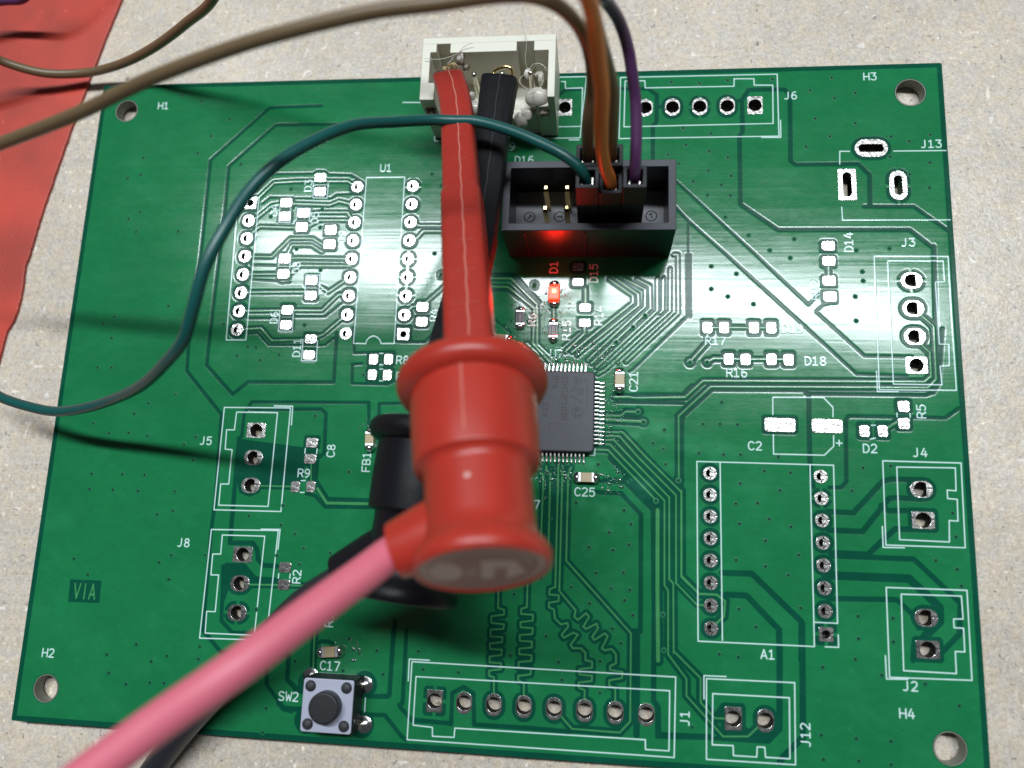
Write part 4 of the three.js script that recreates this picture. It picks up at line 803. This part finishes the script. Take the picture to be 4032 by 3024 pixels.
jumper('brown jumper wire arching close to the camera across the upper left corner of the board', brown, 31.1, 4.27, 16.4, ['-42,10,26 -30.23,9.65,29 -25.29,9.59,31 -19.59,9.18,33 -13.96,8.58,35 -5.71,7.62,38 1.97,6.34,40 6.58,5.97,41 14.49,4.94,42 19.92,4.32,42 24.13,3.31,41 26.83,2.67,40 28.52,1.87,38 30.08,1.29,35 31.0,0.7,31 31.6,0.9,27 31.55,1.7,24 31.2,2.94,21.5 31.1,3.9,18.5 31.1,4.27,15.5 31.1,4.27,13']);
jumper('brown jumper wire behind the orange one, its far end looping over the red mat', brown, 33.64, 4.27, 16.4, ['-62,-14,3 -53.08,-18.11,6 -52.06,-17.84,4 -47.48,-17.36,1.5 -41.78,-17.74,0.5 -36.49,-18.05,1.5 -28.57,-17.17,6 -19.91,-16.73,12 -12.15,-15.5,19 -4,-17,32 8,-21,50 20,-20,62 27,-12,62 30,-3,53 31.0,1.2,42 32.0,1.6,35 33.1,1.9,29 33.6,2.6,26 33.64,3.2,23.5 33.64,3.7,21.5 33.64,4.19,19 33.64,4.27,15 33.64,4.27,13']);
jumper('orange jumper wire standing up in front of the brown wires', rgb(0.72, 0.19, 0.03), 33.64, 6.81, 15.0, ['29.5,8,54 31.02,5.63,45 31.54,5.39,43 31.89,4.67,39 32.37,5.02,35 32.6,5.73,31 32.57,6.6,27 32.6,7.0,23 33.0,7.1,19 33.5,6.9,16 33.64,6.81,13 33.64,6.81,11.8'], 0.7);
jumper('purple jumper wire, rightmost wire plugged into the black header', rgb(0.085, 0.03, 0.10), 36.18, 6.81, 16.4, ['-63.74,-25.38,4 -56.87,-27.31,4 -53.09,-27.27,4 -48.6,-27.46,5 -40,-46,20 -10,-52,48 15,-40,58 28,-16,46 31.95,-2.83,34 32.84,-3.54,31 34,-4.12,27 34.94,-3.4,24 35.62,-1.51,22 35.99,0.14,20.3 36.17,3.11,18.9 36.17,5.33,17.8 36.18,6.6,16 36.18,6.81,13']);

// ------------------------------------------------------------------ test clips
function clip(o, tip, end, mats, bend = 0, hang = 0, flare = 0) {
  const T0 = new THREE.Vector3(tip[0], tip[2], tip[1]), E0 = new THREE.Vector3(end[0], end[2], end[1]), A = E0.clone().sub(T0).normalize(), q = new THREE.Quaternion().setFromUnitVectors(new THREE.Vector3(0, 1, 0), A);
  const along = (g) => { g.applyQuaternion(q); g.translate(T0.x, T0.y, T0.z); return g; };
  const turned = (prof, n = 72) => along(new THREE.LatheGeometry(prof.map(([r, y]) => new THREE.Vector2(r, y)), n));
  // flat-sided sleeve that widens towards the grip
  const up = new THREE.Vector3(0, 1, 0).addScaledVector(A, -A.y).normalize(), side = A.clone().cross(up).normalize();
  const rows = 120, cols = 40, pos = [], uv = [], idx = [], front = [];
  for (let i = 0; i <= rows; i++) {
    const s = 0.2 + (43.2 - 0.2) * i / rows, f = s / 43, step = s > 20 ? 0.18 : 0, tooth = s > 20 ? 0.05 * Math.sin(s * 9) * Math.sin(s * 2.3) : 0;
    const w = 1.78 + 0.40 * f + step + tooth + flare * Math.max(0, 1 - s / 10), t = 1.55 + 0.45 * f + step, off = bend * Math.sin(Math.min(1, s / 36) * Math.PI) + hang * Math.pow(Math.max(0, 1 - s / 8), 2);
    const c = T0.clone().addScaledVector(A, s).addScaledVector(side, off);
    for (let j = 0; j <= cols; j++) { const a = j / cols * Math.PI * 2, ca = Math.cos(a), sa = Math.sin(a), e = 0.42, x = Math.sign(ca) * Math.pow(Math.abs(ca), e) * w, y = Math.sign(sa) * Math.pow(Math.abs(sa), e) * t, p = c.clone().addScaledVector(side, x).addScaledVector(up, y); pos.push(p.x, p.y, p.z); uv.push(j / cols * 3, s / 4); }
    front.push(c.clone().addScaledVector(up, t + 0.01).addScaledVector(side, -0.12 * w + 0.05 * Math.sin(s * 2.1)));
  }
  for (let i = 0; i < rows; i++) for (let j = 0; j < cols; j++) { const a = i * (cols + 1) + j, b = a + cols + 1; idx.push(a, b, a + 1, b, b + 1, a + 1); }
  const lid = pos.length / 3, c0 = T0.clone().addScaledVector(A, 0.35); pos.push(c0.x, c0.y, c0.z); uv.push(0, 0); for (let j = 0; j < cols; j++) idx.push(lid, j, j + 1);
  const g = new THREE.BufferGeometry(); g.setAttribute('position', new THREE.Float32BufferAttribute(pos, 3)); g.setAttribute('uv', new THREE.Float32BufferAttribute(uv, 2)); g.setIndex(idx); g.computeVertexNormals();
  part('sleeve', g, mats.sleeve, o);
  part('moulding_seam', new THREE.TubeGeometry(new THREE.CatmullRomCurve3(front.filter((p, i) => i % 3 === 0)), 160, 0.075, 6), mats.seam, o);
  part('collar', turned([[2.0, 42.6], [5.9, 42.75], [6.5, 43.0], [6.8, 43.5], [6.82, 44.2], [6.55, 44.8], [6.0, 45.05], [5.6, 45.2]]), mats.body, o);
  part('grip', turned([[5.55, 44.9], [5.62, 46], [5.55, 49], [5.38, 52.1], [5.2, 52.35], [4.6, 52.45], [4.5, 53.2], [4.48, 57.4], [4.52, 58.3], [4.8, 59.0], [5.3, 59.55], [5.55, 60.1], [5.56, 60.7], [5.4, 61.1], [5.08, 61.2], [4.98, 61.0]]), mats.body, o);
  part('end_cap', turned([[5.0, 60.98], [3, 61.02], [0.001, 61.03]]), mats.cap, o);
  const seam2 = []; for (let s = 45.1; s < 52; s += 0.7) seam2.push(T0.clone().addScaledVector(A, s).addScaledVector(up, 5.6 - Math.max(0, s - 46) * 0.036).addScaledVector(side, 0.02)); part('moulding_seam', new THREE.TubeGeometry(new THREE.CatmullRomCurve3(seam2), 40, 0.07, 6), mats.seam, o);
  const gateGlint = (s, du, r, l) => { const g = new THREE.SphereGeometry(1, 16, 10); g.scale(r, 0.05, l); const m4 = new THREE.Matrix4().makeBasis(side.clone().negate(), up, A); g.applyMatrix4(m4); const c = T0.clone().addScaledVector(A, s), R0 = s < 52 ? 5.5 - (s - 46) * 0.03 : 4.48; c.addScaledVector(up, Math.sqrt(R0 * R0 - du * du) - 0.02).addScaledVector(side, du); g.translate(c.x, c.y, c.z); part('gate_glint', g, mats.gateGlint, o); };  // gate marks and specular highlights, put in as pale flattened blobs
  gateGlint(47.3, 1.0, 0.42, 0.24); gateGlint(49.2, 1.35, 0.34, 0.5); gateGlint(54.9, 0.1, 0.3, 0.3);
  return { T0, A, up, side, q };
}
const redBump = noiseTex(256, (x, y) => fbm(x / 40, y / 40), 1);
const wear = (() => { const n = 512, d = new Uint8Array(n * n * 4); for (let y = 0; y < n; y++) for (let x = 0; x < n; x++) { const f = fbm(x / 60, y / 60), sc = Math.max(0, vnoise(x / 2.2, y / 40 + 20) - 0.9) * 1.6 + (vnoise(x / 4, y / 4 + 70) > 0.955 ? 0.14 : 0), k = 0.86 + 0.16 * (f - 0.35), i = (y * n + x) * 4; d[i] = 255 * Math.min(1, k + sc * 0.4); d[i + 1] = 255 * Math.min(1, k * 0.92 + sc); d[i + 2] = 255 * Math.min(1, k * 0.92 + sc); d[i + 3] = 255; } const t = new THREE.DataTexture(d, n, n); t.magFilter = THREE.LinearFilter; t.wrapS = t.wrapT = THREE.RepeatWrapping; t.repeat.set(2, 1); t.needsUpdate = true; return t; })();
const redPlastic = phys({ color: rgb(0.47, 0.038, 0.022), map: wear, roughness: 0.36, bumpMap: redBump, bumpScale: 2e-5 });
{
  const cv = document.createElement('canvas'); cv.width = cv.height = 512; const c = cv.getContext('2d'); c.fillStyle = 'rgb(122,40,34)'; c.fillRect(0, 0, 512, 512); c.fillStyle = c.strokeStyle = 'rgb(178,150,140)';  // red and print darkened: the shade on the cap is in the colour
  c.lineWidth = 26; c.beginPath(); c.arc(256, 256, 236, 0, 7); c.stroke();
  c.beginPath(); c.moveTo(250, 150); c.lineTo(300, 150); c.lineTo(300, 260); c.lineTo(352, 260); c.lineTo(352, 130); c.lineTo(430, 190); c.lineTo(380, 330); c.lineTo(250, 350); c.fill();
  c.beginPath(); c.ellipse(110, 250, 66, 100, 0.1, 0, 7); c.fill(); c.lineWidth = 9; for (const y of [200, 232, 264]) { c.beginPath(); c.moveTo(186, y); c.lineTo(236, y - 6); c.stroke(); } c.lineWidth = 8; for (let i = 0; i < 40; i++) { const a = 0.3 + i * 0.07; c.beginPath(); c.moveTo(256 + Math.cos(a) * 186, 256 + Math.sin(a) * 186); c.lineTo(256 + Math.cos(a) * 206, 256 + Math.sin(a) * 206); c.stroke(); }
  const t = new THREE.CanvasTexture(cv); t.colorSpace = THREE.SRGBColorSpace;
  const o = thing('test_clip', 'red plunger test clip with a pink cable, gripping a pin of the cream socket', 'test clip', 14.95, -8.64, 9);
  const seam = phys({ color: rgb(0.62, 0.22, 0.17), roughness: 0.5 });
  const f = clip(o, [14.95, -8.64, 11], [23.98, 47.41, 33], { body: redPlastic, sleeve: phys({ color: rgb(0.40, 0.03, 0.018), map: wear, roughness: 0.42, bumpMap: redBump, bumpScale: 3e-5 }), seam, gateGlint: phys({ color: rgb(0.62, 0.33, 0.29), roughness: 0.5 }), cap: phys({ map: t, roughness: 0.4 }) }, 0, 0.85, 0.1);
  const capMesh = o.children.find((m) => m.name === 'end_cap'), p = capMesh.geometry.attributes.position, uv = capMesh.geometry.attributes.uv, base = origin.get(o), inv = f.q.clone().invert(), w = new THREE.Vector3();
  for (let i = 0; i < p.count; i++) { w.set(p.getX(i) / MM + base[0], p.getY(i) / MM + base[1], p.getZ(i) / MM + base[2]).sub(f.T0).applyQuaternion(inv); uv.setXY(i, 0.5 + w.x / 10.2, 0.5 + w.z / 10.2); }
  const from = new THREE.Vector3(21.6, 30.9, 44.3), to = new THREE.Vector3(16.4, 31.0, 46.45), dir = to.clone().sub(from), len = dir.length(), bg = new THREE.LatheGeometry([[3.5, -1.2], [2.9, len * 0.5], [2.36, len - 0.02], [2.34, len], [2.3, len + 0.02], [1.4, len + 0.03]].map(([r, y]) => new THREE.Vector2(r, y)), 40);
  bg.applyQuaternion(new THREE.Quaternion().setFromUnitVectors(new THREE.Vector3(0, 1, 0), dir.normalize())); bg.translate(from.x, from.y, from.z); part('cable_boot', bg, redPlastic, o);
  part('cable', tube('19,45.2,30.8 16.63,46.3,31 14.41,48.34,33 11.02,51.47,36 7.15,55.02,39 2.13,58.87,40 -2.55,62.78,41 -6.55,66.32,42 -12,71,43', 1.46, 200, 28), phys({ color: rgb(0.66, 0.145, 0.20), roughness: 0.5 }), o);
  part('metal_hook', [tube('14.6,-7.6,11.2 14.3,-9.2,11.6 13.5,-10.2,10.8 13.2,-11,9.6 13.8,-11.2,8.8', 0.3, 30, 8), tube('15.2,-7.6,11.3 15.2,-9.3,11.7 14.6,-10.6,11 13.7,-11.1,9.9', 0.22, 30, 8)], phys({ color: rgb(0.8, 0.66, 0.4), metalness: 1, roughness: 0.22 }), o);
}
{
  const blk = phys({ color: rgb(0.006, 0.006, 0.009), specularIntensity: 0.5, roughness: 0.42, bumpMap: grain(10, 2), bumpScale: 2.2e-5 });
  const o = thing('test_clip', 'black plunger test clip with a black cable, lying below the red one', 'test clip', 19.92, -8.64, 8.5);
  const f = clip(o, [19.92, -8.64, 10.5], [13.11, 52.27, 14], { body: blk, sleeve: phys({ color: rgb(0.008, 0.008, 0.011), specularIntensity: 0.55, roughness: 0.5, bumpMap: grain(5, 2), bumpScale: 6e-5 }), seam: phys({ color: rgb(0.03, 0.03, 0.034), roughness: 0.6 }), gateGlint: phys({ color: rgb(0.03, 0.03, 0.034), roughness: 0.6 }), cap: blk }, -1.1, -0.35, 0.4);
  const from = new THREE.Vector3(13.07, 13.8, 46.27), to = new THREE.Vector3(6.1, 13.0, 50.05), dir = to.clone().sub(from), len = dir.length(), bg = new THREE.LatheGeometry([[3.2, -0.6], [2.9, len * 0.5], [2.5, len - 0.02], [2.48, len], [2.4, len + 0.02], [1.4, len + 0.03]].map(([r, y]) => new THREE.Vector2(r, y)), 40);
  bg.applyQuaternion(new THREE.Quaternion().setFromUnitVectors(new THREE.Vector3(0, 1, 0), dir.normalize())); bg.translate(from.x, from.y, from.z); part('cable_boot', bg, blk, o);
  part('cable', tube('9.29,48.31,13.4 6.13,50.03,13 3.16,51.84,12.4 0.5,53.9,11.3 -5.39,59.55,8 -10.46,64.45,4.6 -15.09,69.0,2.1 -19.2,73.82,0 -21.5,77.16,-0.5 -27,84,-0.5', 1.46, 200, 24), phys({ color: rgb(0.02, 0.02, 0.026), roughness: 0.42 }), o);
  part('metal_hook', tube('19.9,-8.2,10.6 19.48,-9.56,10.7 20.8,-9.78,11.4 21.58,-9.6,11.4 21.78,-9.2,11 21.6,-8.5,10.5', 0.2, 40, 8), gold, o);
}

renderer.render(scene, camera);
